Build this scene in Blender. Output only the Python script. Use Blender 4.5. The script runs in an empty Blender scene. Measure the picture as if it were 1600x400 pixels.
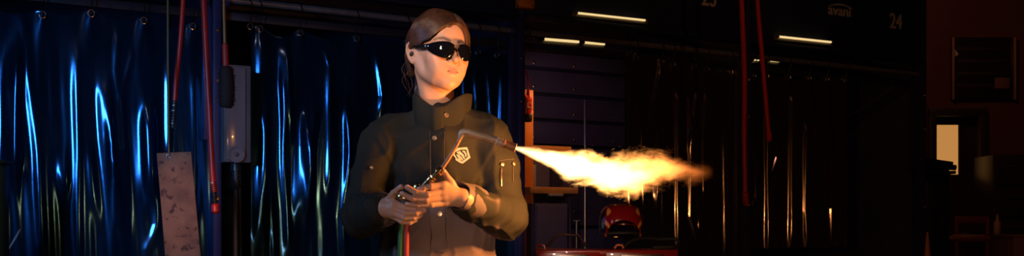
import bpy, bmesh, math, random
import numpy as np
from mathutils import Vector, Matrix
random.seed(4); rng = np.random.default_rng(7)
PI = math.pi
SC = bpy.context.scene
COL = SC.collection
CAMZ = 1.05; FOC = 1500.0; HY = 350.0

# ------------------------------------------------------------------ camera
cam_d = bpy.data.cameras.new('camera'); cam = bpy.data.objects.new('camera', cam_d); COL.objects.link(cam)
cam.location = (0, 0, CAMZ); cam.rotation_euler = (PI/2, 0, 0)
cam_d.sensor_width = 36; cam_d.lens = FOC/1600*36; cam_d.shift_y = (HY-200)/1600
cam_d.clip_start = .05; cam_d.clip_end = 100
cam_d.dof.use_dof = True; cam_d.dof.focus_distance = 2.7; cam_d.dof.aperture_fstop = 11
SC.camera = cam
SC.view_settings.view_transform = 'Standard'; SC.view_settings.look = 'None'
SC.view_settings.gamma = 1; SC.view_settings.use_curve_mapping = False; SC.view_settings.exposure = 0

def W(px, py, y):
    return Vector(((px-800)/FOC*y, y, CAMZ+(HY-py)/FOC*y))

# ------------------------------------------------------------------ materials
def mat(name, base=(.5,.5,.5), rough=.5, metal=0, coat=0, emit=None, es=0, bump=0, bscale=50, noise=None, nscale=8, trans=0, sss=0, alpha=1, spec=.5, stretch=None, attr=None, sheen=0):
    m = bpy.data.materials.new(name); m.use_nodes = True
    nt = m.node_tree; b = nt.nodes['Principled BSDF']
    b.inputs['Base Color'].default_value = (*base, 1); b.inputs['Roughness'].default_value = rough
    b.inputs['Metallic'].default_value = metal; b.inputs['Coat Weight'].default_value = coat
    b.inputs['Specular IOR Level'].default_value = spec
    b.inputs['Sheen Weight'].default_value = sheen
    if trans: b.inputs['Transmission Weight'].default_value = trans
    if alpha < 1: b.inputs['Alpha'].default_value = alpha
    if sss:
        b.inputs['Subsurface Weight'].default_value = sss
        b.inputs['Subsurface Radius'].default_value = (.012, .004, .002); b.inputs['Subsurface Scale'].default_value = 1
    if emit: b.inputs['Emission Color'].default_value = (*emit, 1); b.inputs['Emission Strength'].default_value = es
    tc = nt.nodes.new('ShaderNodeTexCoord'); mp = nt.nodes.new('ShaderNodeMapping')
    nt.links.new(tc.outputs['Object'], mp.inputs['Vector'])
    if stretch: mp.inputs['Scale'].default_value = stretch
    src = None
    if attr:
        a = nt.nodes.new('ShaderNodeAttribute'); a.attribute_name = attr; src = a.outputs['Color']
        nt.links.new(src, b.inputs['Base Color'])
    if noise:
        n = nt.nodes.new('ShaderNodeTexNoise'); n.inputs['Scale'].default_value = nscale; n.inputs['Detail'].default_value = 6
        nt.links.new(mp.outputs[0], n.inputs['Vector'])
        r = nt.nodes.new('ShaderNodeMapRange'); r.inputs['From Min'].default_value = .35; r.inputs['From Max'].default_value = .65
        nt.links.new(n.outputs['Fac'], r.inputs['Value'])
        mx = nt.nodes.new('ShaderNodeMix'); mx.data_type = 'RGBA'
        mx.inputs['A'].default_value = (*base, 1); mx.inputs['B'].default_value = (*noise, 1)
        nt.links.new(r.outputs[0], mx.inputs['Factor'])
        if src: nt.links.new(src, mx.inputs['A'])
        nt.links.new(mx.outputs['Result'], b.inputs['Base Color'])
    if bump:
        n2 = nt.nodes.new('ShaderNodeTexNoise'); n2.inputs['Scale'].default_value = bscale; n2.inputs['Detail'].default_value = 4
        nt.links.new(mp.outputs[0], n2.inputs['Vector'])
        bp = nt.nodes.new('ShaderNodeBump'); bp.inputs['Strength'].default_value = bump; bp.inputs['Distance'].default_value = .004
        nt.links.new(n2.outputs['Fac'], bp.inputs['Height']); nt.links.new(bp.outputs[0], b.inputs['Normal'])
    return m

# ------------------------------------------------------------------ objects
def tag(o, label=None, cat=None, group=None, kind=None):
    if label: o['label'] = label
    if cat: o['category'] = cat
    if group: o['group'] = group
    if kind: o['kind'] = kind
    return o
def empty(name, loc=(0,0,0), label=None, cat=None, group=None, rz=0):
    o = bpy.data.objects.new(name, None); COL.objects.link(o); o.location = loc; o.rotation_euler = (0,0,rz)
    o.empty_display_size = .05
    return tag(o, label, cat, group)
def link(name, me, m, parent=None, smooth=True):
    """geometry is given in world space; when parented to a plain-translated Empty it is shifted back"""
    if m is not None:
        for x in (m if isinstance(m, (list, tuple)) else [m]): me.materials.append(x)
    o = bpy.data.objects.new(name, me); COL.objects.link(o)
    if parent is not None:
        o.parent = parent
        mw = Matrix.Identity(4); p = parent; chain = []
        while p: chain.append(p); p = p.parent
        for q in reversed(chain): mw = mw @ q.matrix_parent_inverse @ q.matrix_basis
        o.matrix_parent_inverse = mw.inverted()
    if smooth: me.shade_smooth()
    else: me.shade_flat()
    return o
def mesh_np(name, V, F, m=None, parent=None, smooth=True):
    me = bpy.data.meshes.new(name)
    V = np.asarray(V, dtype=np.float64)
    if isinstance(F, np.ndarray):
        k = F.shape[1]
        me.vertices.add(len(V)); me.vertices.foreach_set('co', V.astype(np.float32).ravel())
        me.loops.add(F.size); me.loops.foreach_set('vertex_index', F.astype(np.int32).ravel())
        me.polygons.add(len(F)); me.polygons.foreach_set('loop_start', np.arange(0, F.size, k, dtype=np.int32))
        me.polygons.foreach_set('loop_total', np.full(len(F), k, dtype=np.int32))
        me.update(calc_edges=True); me.validate()
    else:
        me.from_pydata([tuple(v) for v in V], [], F)
    return link(name, me, m, parent, smooth)
class B:
    """a bmesh collector"""
    def __init__(s): s.bm = bmesh.new()
    def box(s, c, sz, R=None, bev=0):
        r = bmesh.ops.create_cube(s.bm, size=1); vs = r['verts']
        for v in vs:
            p = Vector((v.co.x*sz[0], v.co.y*sz[1], v.co.z*sz[2]))
            v.co = (R @ p if R is not None else p) + Vector(c)
        if bev:
            es = list({e for v in vs for e in v.link_edges})
            bmesh.ops.bevel(s.bm, geom=es, offset=bev, segments=2, affect='EDGES', profile=.5)
        return s
    def cyl(s, a, b, ra, rb=None, n=20, cap=True):
        a = Vector(a); b = Vector(b); rb = ra if rb is None else rb
        d = b-a; q = d.to_track_quat('Z', 'Y').to_matrix().to_4x4()
        M = Matrix.Translation((a+b)/2) @ q
        bmesh.ops.create_cone(s.bm, cap_ends=cap, segments=n, radius1=ra, radius2=rb, depth=d.length, matrix=M)
        return s
    def sph(s, c, r, sz=(1,1,1), R=None, n=20):
        M = Matrix.Translation(Vector(c)) @ (R.to_4x4() if R is not None else Matrix.Identity(4)) @ Matrix.Diagonal((r*sz[0], r*sz[1], r*sz[2], 1))
        bmesh.ops.create_uvsphere(s.bm, u_segments=n, v_segments=max(6, n//2), radius=1, matrix=M); return s
    def tube(s, pts, r, n=12, closed=False, cap=True):
        V, F = tube_geo(pts, r, n, closed, cap)
        vs = [s.bm.verts.new(v) for v in V]
        for f in F:
            try: s.bm.faces.new([vs[i] for i in f])
            except ValueError: pass
        return s
    def lathe(s, a, axis, prof, n=28, cap=True):
        """prof = [(dist along axis, radius)]"""
        a = Vector(a); ax = Vector(axis).normalized(); q = ax.to_track_quat('Z', 'Y').to_matrix()
        rows = []
        for t, r in prof:
            rows.append([s.bm.verts.new(a + q @ Vector((r*math.cos(2*PI*i/n), r*math.sin(2*PI*i/n), t))) for i in range(n)])
        for r0, r1 in zip(rows, rows[1:]):
            for i in range(n): s.bm.faces.new((r0[i], r0[(i+1)%n], r1[(i+1)%n], r1[i]))
        if cap: s.bm.faces.new(rows[0][::-1]); s.bm.faces.new(rows[-1])
        return s
    def prism(s, pts, off):
        """polygon (world points) thickened by vector off"""
        off = Vector(off); a = [s.bm.verts.new(Vector(p)) for p in pts]; b = [s.bm.verts.new(Vector(p)+off) for p in pts]
        n = len(a); s.bm.faces.new(a[::-1]); s.bm.faces.new(b)
        for i in range(n): s.bm.faces.new((a[i], a[(i+1)%n], b[(i+1)%n], b[i]))
        return s
    def out(s, name, m, parent=None, smooth=True, angle=35):
        bmesh.ops.recalc_face_normals(s.bm, faces=s.bm.faces[:])
        me = bpy.data.meshes.new(name); s.bm.to_mesh(me); s.bm.free()
        o = link(name, me, m, parent, smooth)
        if smooth: me.set_sharp_from_angle(angle=math.radians(angle))
        return o
def tube_geo(pts, r, n=12, closed=False, cap=True):
    pts = [Vector(p) for p in pts]; m = len(pts)
    rr = [r]*m if not hasattr(r, '__len__') else list(r)
    V = []; up = None
    for i, p in enumerate(pts):
        if closed: d = pts[(i+1)%m]-pts[i-1]
        else: d = pts[min(i+1,m-1)]-pts[max(i-1,0)]
        d = d.normalized() if d.length > 1e-9 else Vector((0,0,1))
        if up is None:
            up = d.orthogonal().normalized()
        else:
            up = (up - d*up.dot(d)); up = up.normalized() if up.length > 1e-6 else d.orthogonal().normalized()
        sd = d.cross(up)
        for k in range(n):
            a = 2*PI*k/n; V.append(p + (up*math.cos(a)+sd*math.sin(a))*rr[i])
    F = []
    for i in range(m if closed else m-1):
        j = (i+1) % m
        for k in range(n): F.append((i*n+k, i*n+(k+1)%n, j*n+(k+1)%n, j*n+k))
    if cap and not closed:
        F.append(tuple(range(n))[::-1]); F.append(tuple((m-1)*n+k for k in range(n)))
    return V, F
def spline(pts, k=8):
    """Catmull-Rom"""
    P = [np.array(p, float) for p in pts]; P = [2*P[0]-P[1]]+P+[2*P[-1]-P[-2]]; out = []
    for i in range(1, len(P)-2):
        for j in range(k):
            t = j/k; a, b, c, d = P[i-1:i+3]
            out.append(.5*((2*b)+(-a+c)*t+(2*a-5*b+4*c-d)*t*t+(-a+3*b-3*c+d)*t**3))
    out.append(P[-2]); return [tuple(o) for o in out]
def copy_tree(o, loc=None, label=None):
    c = o.copy(); COL.objects.link(c)
    if loc is not None: c.location = loc
    if label: c['label'] = label
    for ch in list(o.children):
        d = copy_tree(ch); d.parent = c
    return c

# ------------------------------------------------------------------ distance-field modelling
def cap(P, a, b, ra, rb=None):
    rb = ra if rb is None else rb
    a = np.array(a, float); b = np.array(b, float); ba = b-a
    h = np.clip(((P-a)@ba)/max(ba@ba, 1e-12), 0, 1)
    return np.linalg.norm(P-a-h[:,None]*ba, axis=1) - (ra+(rb-ra)*h)
def chain(P, pts, rs):
    d = None
    for i in range(len(pts)-1):
        e = cap(P, pts[i], pts[i+1], rs[i], rs[i+1]); d = e if d is None else np.minimum(d, e)
    return d
def ell(P, c, r, R=None):
    q = P-np.array(c, float)
    if R is not None: q = q@np.array(R)
    r = np.array(r, float)
    k0 = np.linalg.norm(q/r, axis=1); k1 = np.linalg.norm(q/(r*r), axis=1)
    return k0*(k0-1)/np.maximum(k1, 1e-9)
def smin(a, b, k):
    h = np.maximum(k-np.abs(a-b), 0)/k
    return np.minimum(a, b)-h*h*k*.25
def smax(a, b, k): return -smin(-a, -b, k)
def axis_steps(segs):
    """segs = [(start, end, step), ...] contiguous"""
    out = []
    for a, b, s in segs:
        n = max(1, int(round((b-a)/s))); out += list(np.linspace(a, b, n, endpoint=False))
    out.append(segs[-1][1]); return np.array(out)
def nets(sdf, X, Y, Z, bs=8, margin=1.3):
    """surface nets on a tensor grid, only the blocks near the surface are evaluated"""
    nx, ny, nz = len(X), len(Y), len(Z)
    Fv = np.full((nx, ny, nz), 1.0, np.float32)
    def blocks(n): return [(i, min(i+bs, n)) for i in range(0, n, bs)]
    bl = [(a, b, c) for a in blocks(nx) for b in blocks(ny) for c in blocks(nz)]
    C = np.array([((X[a[0]]+X[a[1]-1])/2, (Y[b[0]]+Y[b[1]-1])/2, (Z[c[0]]+Z[c[1]-1])/2) for a, b, c in bl])
    Rb = np.array([math.sqrt((X[a[1]-1]-X[a[0]])**2+(Y[b[1]-1]-Y[b[0]])**2+(Z[c[1]-1]-Z[c[0]])**2)/2 for a, b, c in bl])
    D = np.concatenate([sdf(C[i:i+200000]) for i in range(0, len(C), 200000)])
    act = []
    for i, (a, b, c) in enumerate(bl):
        if abs(D[i]) < Rb[i]*margin+.012: act.append((a, b, c))
        else: Fv[a[0]:a[1], b[0]:b[1], c[0]:c[1]] = D[i]
    batch = 600
    for s in range(0, len(act), batch):
        pts = []; sh = []
        for a, b, c in act[s:s+batch]:
            g = np.meshgrid(X[a[0]:a[1]], Y[b[0]:b[1]], Z[c[0]:c[1]], indexing='ij')
            pts.append(np.stack([q.ravel() for q in g], 1)); sh.append(g[0].shape)
        d = sdf(np.concatenate(pts)); o = 0
        for (a, b, c), q, h in zip(act[s:s+batch], pts, sh):
            Fv[a[0]:a[1], b[0]:b[1], c[0]:c[1]] = d[o:o+len(q)].reshape(h); o += len(q)
    S = Fv < 0
    cnt = np.zeros((nx-1, ny-1, nz-1), np.int8)
    for i in (0, 1):
        for j in (0, 1):
            for k in (0, 1): cnt += S[i:nx-1+i, j:ny-1+j, k:nz-1+k]
    cells = np.argwhere((cnt > 0) & (cnt < 8))
    idx = np.full((nx-1, ny-1, nz-1), -1, np.int32); idx[tuple(cells.T)] = np.arange(len(cells))
    acc = np.zeros((len(cells), 3)); num = np.zeros(len(cells))
    A = [X, Y, Z]
    corner = [(i, j, k) for i in (0,1) for j in (0,1) for k in (0,1)]
    for c0 in corner:
        for ax in range(3):
            if c0[ax]: continue
            c1 = list(c0); c1[ax] = 1
            p0 = cells+np.array(c0); p1 = cells+np.array(c1)
            f0 = Fv[tuple(p0.T)]; f1 = Fv[tuple(p1.T)]
            mk = (f0 < 0) != (f1 < 0)
            t = np.where(mk, f0/np.where(f0 == f1, 1, f0-f1), 0)
            w0 = np.stack([A[q][p0[:, q]] for q in range(3)], 1); w1 = np.stack([A[q][p1[:, q]] for q in range(3)], 1)
            acc += np.where(mk[:, None], w0+(w1-w0)*t[:, None], 0); num += mk
    V = acc/num[:, None]
    quads = []
    for ax in range(3):
        sl0 = [slice(None)]*3; sl1 = [slice(None)]*3; sl0[ax] = slice(0, -1); sl1[ax] = slice(1, None)
        cr = np.argwhere(S[tuple(sl0)] != S[tuple(sl1)])
        o1, o2 = (ax+1) % 3, (ax+2) % 3
        n = (nx, ny, nz)
        ok = (cr[:, o1] > 0) & (cr[:, o2] > 0) & (cr[:, o1] < n[o1]-1) & (cr[:, o2] < n[o2]-1)
        cr = cr[ok]; e1 = np.zeros(3, int); e1[o1] = 1; e2 = np.zeros(3, int); e2[o2] = 1
        q = np.stack([idx[tuple((cr-e1-e2).T)], idx[tuple((cr-e2).T)], idx[tuple(cr.T)], idx[tuple((cr-e1).T)]], 1)
        fl = ~S[tuple(cr.T)]
        q[fl] = q[fl][:, ::-1]
        quads.append(q)
    return V, np.concatenate(quads)
def wob(P, f, seed, n=5):
    """cheap smooth pseudo noise in [-1,1]"""
    r = np.random.default_rng(seed); o = np.zeros(len(P))
    for i in range(n):
        k = r.normal(size=3); k *= f*(.7+.6*r.random())/np.linalg.norm(k)
        w = r.normal(size=3); w *= f*.6/np.linalg.norm(w)
        o += np.sin(P@k + r.random()*6.28 + 1.1*np.sin(P@w + r.random()*6.28))
    return o/n*1.6
def set_color(o, C):
    me = o.data; a = me.color_attributes.new('tint', 'FLOAT_COLOR', 'POINT')
    C = np.concatenate([C, np.ones((len(C), 1))], 1).astype(np.float32); a.data.foreach_set('color', C.ravel())
# ------------------------------------------------------------------ the person
def arr(v): return np.array(v, float)
def Wn(px, py, y): return arr(W(px, py, y))
M_skin = mat('skin', (.62,.38,.28), rough=.48, sss=.07, attr='tint', bump=.06, bscale=220, spec=.4)
M_hair = mat('hair', (.028,.011,.006), rough=.42, noise=(.085,.030,.014), nscale=30, stretch=(1,1,.25), spec=.6)
M_jack = mat('jacket_cloth', (.024,.0195,.012), rough=.85, noise=(.016,.0135,.009), nscale=7, bump=.5, bscale=24, spec=.3)
M_cuff = mat('jacket_cuff_cloth', (.130,.085,.075), rough=.8, noise=(.085,.058,.055), nscale=12, bump=.4, bscale=30)
M_low = mat('jacket_lower_cloth', (.24,.15,.125), rough=.8, noise=(.15,.10,.095), nscale=9, bump=.5, bscale=22)
M_two = mat('two_tone_cloth', (.024,.0195,.012), rough=.85, bump=.5, bscale=24, spec=.3, attr='tint')
M_brass = mat('brass', (.75,.48,.18), rough=.25, metal=1)
M_snap = mat('snap_metal', (.50,.36,.24), rough=.35, metal=1)
M_dark = mat('dark_rubber', (.02,.02,.02), rough=.5)

# head frame: x to her left, -y forward, z up, origin between the ear canals
YAW, PITCH, ROLL = math.radians(33), math.radians(0.0), math.radians(2.5)
HR = Matrix.Rotation(YAW, 3, 'Z') @ Matrix.Rotation(ROLL, 3, 'Y') @ Matrix.Rotation(-PITCH, 3, 'X')
HRn = np.array(HR); HC = arr((-.2165, 2.80, 1.5385))
def H(x, y, z): return Vector(HC) + HR @ Vector((x, y, z))      # head-local -> world

def mirror(P): Q = P.copy(); Q[:, 0] = np.abs(Q[:, 0]); return Q
def cranium(L):
    d = ell(L, (0, .012, .040), (.0735, .092, .088))
    return smin(d, ell(L, (0, -.020, .040), (.064, .066, .070)), .03)
def head_sdf(L):
    Q = mirror(L)
    d = cranium(L)
    d = smin(d, ell(L, (0, -.030, -.028), (.0555, .060, .066)), .03)
    d = smin(d, chain(Q, [(.060, .006, -.022), (.050, -.016, -.056), (.031, -.048, -.077), (0, -.070, -.085)], [.012, .014, .015, .0175]), .026)   # jaw
    d = smin(d, ell(L, (0, -.0715, -.086), (.020, .012, .012)), .026)               # chin
    d = smin(d, ell(Q, (.042, -.060, -.018), (.023, .021, .020)), .022)            # cheekbone
    d = smin(d, ell(Q, (.030, -.062, -.048), (.024, .024, .026)), .022)            # cheek
    d = smin(d, cap(Q, (.006, -.088, .023), (.036, -.074, .025), .0085, .008), .012)   # brow ridge
    d = smax(d, -ell(Q, (.0315, -.103, .003), (.0175, .014, .012)), .012)          # socket
    d = smin(d, ell(Q, (.031, -.074, .003), (.0145, .0125, .0115)), .004)          # lid over the eye
    d = smin(d, ell(L, (0, -.079, -.056), (.027, .014, .018)), .014)               # muzzle
    d = smin(d, cap(L, (0, -.086, .014), (0, -.1030, -.020), .0058, .0072), .009)   # nose bridge
    d = smin(d, ell(L, (0, -.1055, -.0255), (.0078, .0090, .0074)), .010)          # nose tip
    d = smin(d, ell(Q, (.0112, -.0925, -.0290), (.0048, .0074, .0046)), .007)      # wing
    d = smax(d, -ell(Q, (.0058, -.0985, -.0345), (.0034, .0048, .0030)), .003)     # nostril
    d = smin(d, chain(Q, [(0, -.0925, -.0525), (.009, -.0908, -.0518), (.0235, -.0800, -.0565)], [.0036, .0038, .0016]), .005)   # upper lip
    d = smin(d, chain(Q, [(0, -.0905, -.0622), (.010, -.0885, -.0615), (.0225, -.0790, -.0575)], [.0046, .0042, .0016]), .005)   # lower lip
    d = smax(d, -chain(Q, [(0, -.0985, -.0570), (.012, -.0950, -.0564), (.0245, -.0840, -.0572)], [.0014, .0014, .0010]), .0025)    # mouth line
    d = smax(d, -cap(L, (0, -.0975, -.041), (0, -.0958, -.047), .0022), .004)      # philtrum
    # ear
    E = Q-arr((.0745, .010, .0)); ca, sa = math.cos(.35), math.sin(.35)
    E = np.stack([E[:,0]*ca-E[:,1]*sa, E[:,0]*sa+E[:,1]*ca, E[:,2]], 1)
    plate = ell(E, (0, .004, .003), (.0055, .0175, .031))
    rim = [(0.001, -.010, .006), (.004, -.007, .024), (.007, .006, .033), (.008, .018, .024), (.007, .020, .006), (.004, .012, -.014), (.001, .0, -.026), (0, -.007, -.022)]
    ear = smin(plate, chain(E, rim, [.003, .0036, .0038, .0038, .0036, .0036, .0048, .004]), .005)
    ear = smax(ear, -ell(E, (.010, .0005, -.002), (.0075, .0075, .010)), .004)
    ear = smin(ear, ell(E, (.001, -.010, -.004), (.004, .0035, .006)), .004)
    d = smin(d, ear, .006)
    return d

# hands: joints picked in the picture at their own depths
def Y(pts, ys): return [Wn(px, py, y) for (px, py), y in zip(pts, ys)]
LH = dict(wrist=Wn(727, 311, 2.590),
  thumb=(Y([(712,300),(705,285),(698,276),(693,268)], [2.585,2.575,2.57,2.57]), [.0125,.0105,.0090,.0080]),
  index=(Y([(693,290),(673,291.5),(662,294),(654,296)], [2.562,2.545,2.542,2.543]), [.0105,.0088,.0080,.0073]),
  middle=(Y([(693,299),(668,304.5),(650,301),(636,292.5)], [2.560,2.535,2.532,2.536]), [.0105,.0090,.0082,.0074]),
  ring=(Y([(694,308),(666,313),(645,311),(628,302.5)], [2.562,2.537,2.530,2.533]), [.0102,.0086,.0080,.0072]),
  little=(Y([(697,317),(674,320.5),(652,321),(636,319)], [2.570,2.548,2.540,2.540]), [.0092,.0076,.0070,.0064]))
RH = dict(wrist=Wn(600, 325, 2.610),
  thumb=(Y([(608,313),(615,302),(621,297),(627,292)], [2.60,2.575,2.565,2.557]), [.0120,.0098,.0088,.0078]),
  index=(Y([(616,318),(634,324),(648,326),(660,324)], [2.580,2.568,2.568,2.574]), [.0098,.0086,.0078,.0072]),
  middle=(Y([(614,325),(634,333),(650,333.5),(663,329)], [2.578,2.562,2.562,2.572]), [.0100,.0088,.0080,.0072]),
  ring=(Y([(614,332),(632,340.5),(646,341),(657,336)], [2.580,2.563,2.566,2.578]), [.0098,.0084,.0076,.0070]),
  little=(Y([(615,337),(628,346.5),(640,348),(650,344)], [2.590,2.576,2.578,2.590]), [.0088,.0074,.0068,.0062]))
def hand_sdf(P, h, elbow):
    w = h['wrist']; d = None
    for f in ('index', 'middle', 'ring', 'little'):
        pts, r = h[f]; c = chain(P, pts, r)
        for j in (1, 2): c = smin(c, np.linalg.norm(P-pts[j], axis=1)-r[j]*1.05, .002)
        d = c if d is None else smin(d, c, .0022)
    m = None
    for f in ('index', 'middle', 'ring', 'little'):
        p0 = h[f][0][0]; a = w*.75+p0*.25
        c = cap(P, a, p0, .0155, h[f][1][0]*1.08); m = c if m is None else smin(m, c, .012)
    d = smin(d, m, .007)
    tp, tr = h['thumb']
    d = smin(d, chain(P, [w*.6+tp[0]*.4]+list(tp), [.015]+list(tr)), .007)
    d = smin(d, cap(P, w, w+(elbow-w)*.25, .0240, .024), .018)
    return smin(d, cap(P, w+(elbow-w)*.2, elbow, .024, .036), .01)
ELB_L, ELB_R = Wn(790, 338, 2.80), Wn(566, 336, 2.82)
SH_L, SH_R = Wn(766, 222, 2.85), Wn(599, 226, 2.86)
def body_sdf(P):
    L = (P-HC)@HRn
    d = np.full(len(P), 1.0)
    near = np.linalg.norm(L, axis=1) < .26
    dh = np.linalg.norm(L, axis=1)-.16
    if near.any(): dh[near] = head_sdf(L[near])
    neck = cap(P, H(0, .012, -.045), (-.217, 2.855, 1.33), .049, .056)
    neck = smin(neck, cap(P, H(-.045, .02, -.05), (-.228, 2.80, 1.345), .014, .012), .02)
    d = smin(dh, neck, .022)
    tors = ell(P, (-.215, 2.87, 1.18), (.140, .078, .20))
    tors = smin(tors, ell(P, (-.215, 2.86, .93), (.140, .085, .14)), .04)
    tors = smin(tors, cap(P, SH_L*.92+SH_R*.08, SH_R*.92+SH_L*.08, .036), .04)
    d = smin(d, tors, .04)
    for s, e, h in ((SH_L, ELB_L, LH), (SH_R, ELB_R, RH)):
        arm = cap(P, s*.97+arr((-.2165,2.86,1.3))*.03, e, .038, .034)
        d = smin(d, arm, .02)
        d = np.minimum(d, 1) if False else smin(d, hand_sdf(P, h, e), .004)
    for x in (-.13, -.30):
        d = smin(d, chain(P, [(x, 2.86, .88), (x*1.05+.01, 2.84, .48), (x*1.08+.017, 2.88, .09)], [.078, .052, .036]), .02)
        d = smin(d, cap(P, (x*1.08+.017, 2.88, .05), (x*1.1+.02, 2.74, .035), .035, .028), .02)
    return d
def vol_flip(V, F):
    a, b, c = V[F[:,0]], V[F[:,1]], V[F[:,2]]
    return F[:, ::-1] if np.einsum('ij,ij->i', a, np.cross(b, c)).sum() < 0 else F
gx = axis_steps([(-.50, -.40, .008), (-.40, -.09, .002), (-.09, .06, .008)])
gy = axis_steps([(2.49, 2.52, .008), (2.52, 2.62, .0018), (2.62, 2.66, .004), (2.66, 2.79, .0022), (2.79, 3.0, .006)])
gz = axis_steps([(-.01, .98, .012), (.98, 1.045, .006), (1.045, 1.20, .0018), (1.20, 1.40, .006), (1.40, 1.69, .0021)])
V, F = nets(body_sdf, gx, gy, gz); F = vol_flip(V, F)
person = mesh_np('person', V, F, M_skin)
tag(person, 'woman in dark work jacket and sunglasses holding a lit torch in front of the curtains', 'person')
# natural skin colouring: lips, brows, knuckles, nails; also shade painted in the mouth line
L = (V-HC)@HRn; Q = mirror(L)
C = np.tile(arr((.54,.285,.18)), (len(V), 1))
headm = np.linalg.norm(L, axis=1) < .17
def blend(mask, col): 
    global C
    mask = np.clip(mask, 0, 1)[:, None]; C = C*(1-mask)+arr(col)*mask
lip = np.minimum(chain(Q, [(0,-.095,-.0535),(.010,-.0925,-.0528),(.0225,-.083,-.0568)], [.0038,.0036,.0008]), chain(Q, [(0,-.093,-.0612),(.010,-.091,-.0605),(.0215,-.082,-.0575)], [.0048,.0042,.0008]))
blend(headm*(1-lip/.0025)*.55, (.46,.17,.13))
blend(headm*np.clip(1-chain(Q, [(0,-.0985,-.0570),(.012,-.0950,-.0564),(.0235,-.0840,-.0572)], [.001,.001,.0006])/.0020, 0, 1)*.85, (.12,.035,.03))  # shade in the crease between the lips, put into the colour
brow = chain(Q, [(.014,-.094,.0290),(.030,-.088,.0370),(.050,-.068,.0310)], [.0038,.0034,.0015])
blend(headm*np.clip(1-brow/.0025, 0, 1)*.8, (.13,.07,.045))
blend(headm*np.clip(1-ell(Q, (.042,-.075,-.022), (.018,.018,.014))/.012, 0, 1)*.22, (.70,.30,.22))
for h in (LH, RH):
    for f in ('thumb', 'index', 'middle', 'ring', 'little'):
        pts, r = h[f]; tip = pts[3]; dr = (pts[3]-pts[2])/np.linalg.norm(pts[3]-pts[2])
        blend(np.clip(1-(np.linalg.norm(V-tip, axis=1)-r[3]*1.2)/.004, 0, 1)*.35, (.68,.30,.22))
        n = arr((0,-.8,.6)); n = n-dr*(n@dr); n /= np.linalg.norm(n)
        s = np.cross(dr, n); q = V-(tip+n*r[3]*.9+dr*.001)
        e = np.sqrt(((q@dr)/.0058)**2+((q@s)/.0046)**2+((q@n)/.004)**2)
        blend(np.clip((1.08-e)/.12, 0, 1)*.8, (.78,.52,.44))
        for j in (1, 2): blend(np.clip(1-(np.linalg.norm(V-pts[j], axis=1)-r[j]*.9)/.004, 0, 1)*.18, (.60,.25,.18))
set_color(person, C)

# hair: a combed-back cap with strands, drawn to a low tail behind the neck
nape = arr((0, .093, -.055)); part = arr((.012, -.055, .118))
def hair_sdf(L):
    Lw = L
    d = cranium(L)-.0095
    # strand grooves run around the head from the front to the nape
    az = np.arctan2(L[:,0]-.010, L[:,2]-.01+0*L[:,1])
    pol = np.arctan2(np.hypot(L[:,0], L[:,2]-.01), -L[:,1])
    g = np.sin(az*34+2.5*np.sin(pol*2.5+az*3))*.6+np.sin(az*83+3*np.sin(pol*3.1))*.4
    d = d-.0004*g
    # centre parting
    d = d+.0030*np.exp(-((L[:,0]-.012)/.0035)**2)*(L[:,2] > .06)*(L[:,1] < .03)
    side = np.sign(L[:,0]+1e-9)
    # face window: hairline high in the middle, sweeping down to the temples and over the ear tops
    win = ell(L, (.012, -.112, .000), (.046, .072, .0890))
    win = np.minimum(win, ell(L, (-.020, -.100, .020), (.040, .050, .052)))
    win = np.minimum(win, ell(L, (0, -.075, -.052), (.10, .078, .066)))
    win = np.minimum(win, ell(mirror(L), (.075, -.032, -.012), (.03, .040, .026)))
    win = np.minimum(win, ell(L, (-.064, -.074, .020), (.034, .037, .036)))
    d = smax(d, -win, .004)
    Q = mirror(L)
    d = smax(d, -ell(Q, (.080, .006, -.004), (.020, .022, .030)), .005)
    d = smax(d, -(L[:,2]+.058+.1*(L[:,1]-.06)), .01)                 # ends at the neck
    # side locks: from the parting over the temples to behind the ears
    for s in (-1, 1):
        xs = s
        lk = chain(L, [(xs*.060, -.030, .058), (xs*.066, -.022, .045), (xs*.0725, -.005, .034), (xs*.0780, .014, .031), (xs*.070, .050, .0), (xs*.040, .085, -.040)], [.008,.0075,.0075,.0085,.012,.014])
        d = smin(d, lk-.0003*np.sin(az*60+pol*8), .008)
    d = smin(d, ell(L, (0, .092, -.045), (.024, .020, .022)), .012)
    tail = chain(L, [(0, .098, -.050), (.005, .110, -.085), (.010, .108, -.13), (.012, .10, -.165)], [.018,.021,.018,.010])
    return smin(d, tail-.0012*np.sin(az*40+L[:,0]*900), .008)
g1 = axis_steps([(-.098, .098, .0019)]); g2 = axis_steps([(-.10, .14, .0021)]); g3 = axis_steps([(-.185, .14, .0021)])
V, F = nets(hair_sdf, g1, g2, g3); F = vol_flip(V, F)
V = V@HRn.T+HC
hair = mesh_np('hair', V, F, M_hair, person)
hair['label'] = 'brown hair parted in the middle and tied back low'
# combed strands lie over the cap from the parting and hairline to the nape
def project(P, lev):
    for _ in range(4):
        s = cranium(P)-lev; e = 1e-3
        g = np.stack([cranium(P+arr(v)*e)-cranium(P-arr(v)*e) for v in ((1,0,0),(0,1,0),(0,0,1))], 1)
        g /= np.maximum(np.linalg.norm(g, axis=1), 1e-9)[:, None]; P = P-g*s[:, None]
    return P
NS, K = 4200, 13
t0_ = rng.random(NS); sd_ = np.where(rng.random(NS) < .5, -1., 1.)
st_ = np.stack([.012+sd_*.001, -.078+.125*t0_, .10+0*t0_], 1)+rng.normal(size=(NS,3))*.0015
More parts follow.
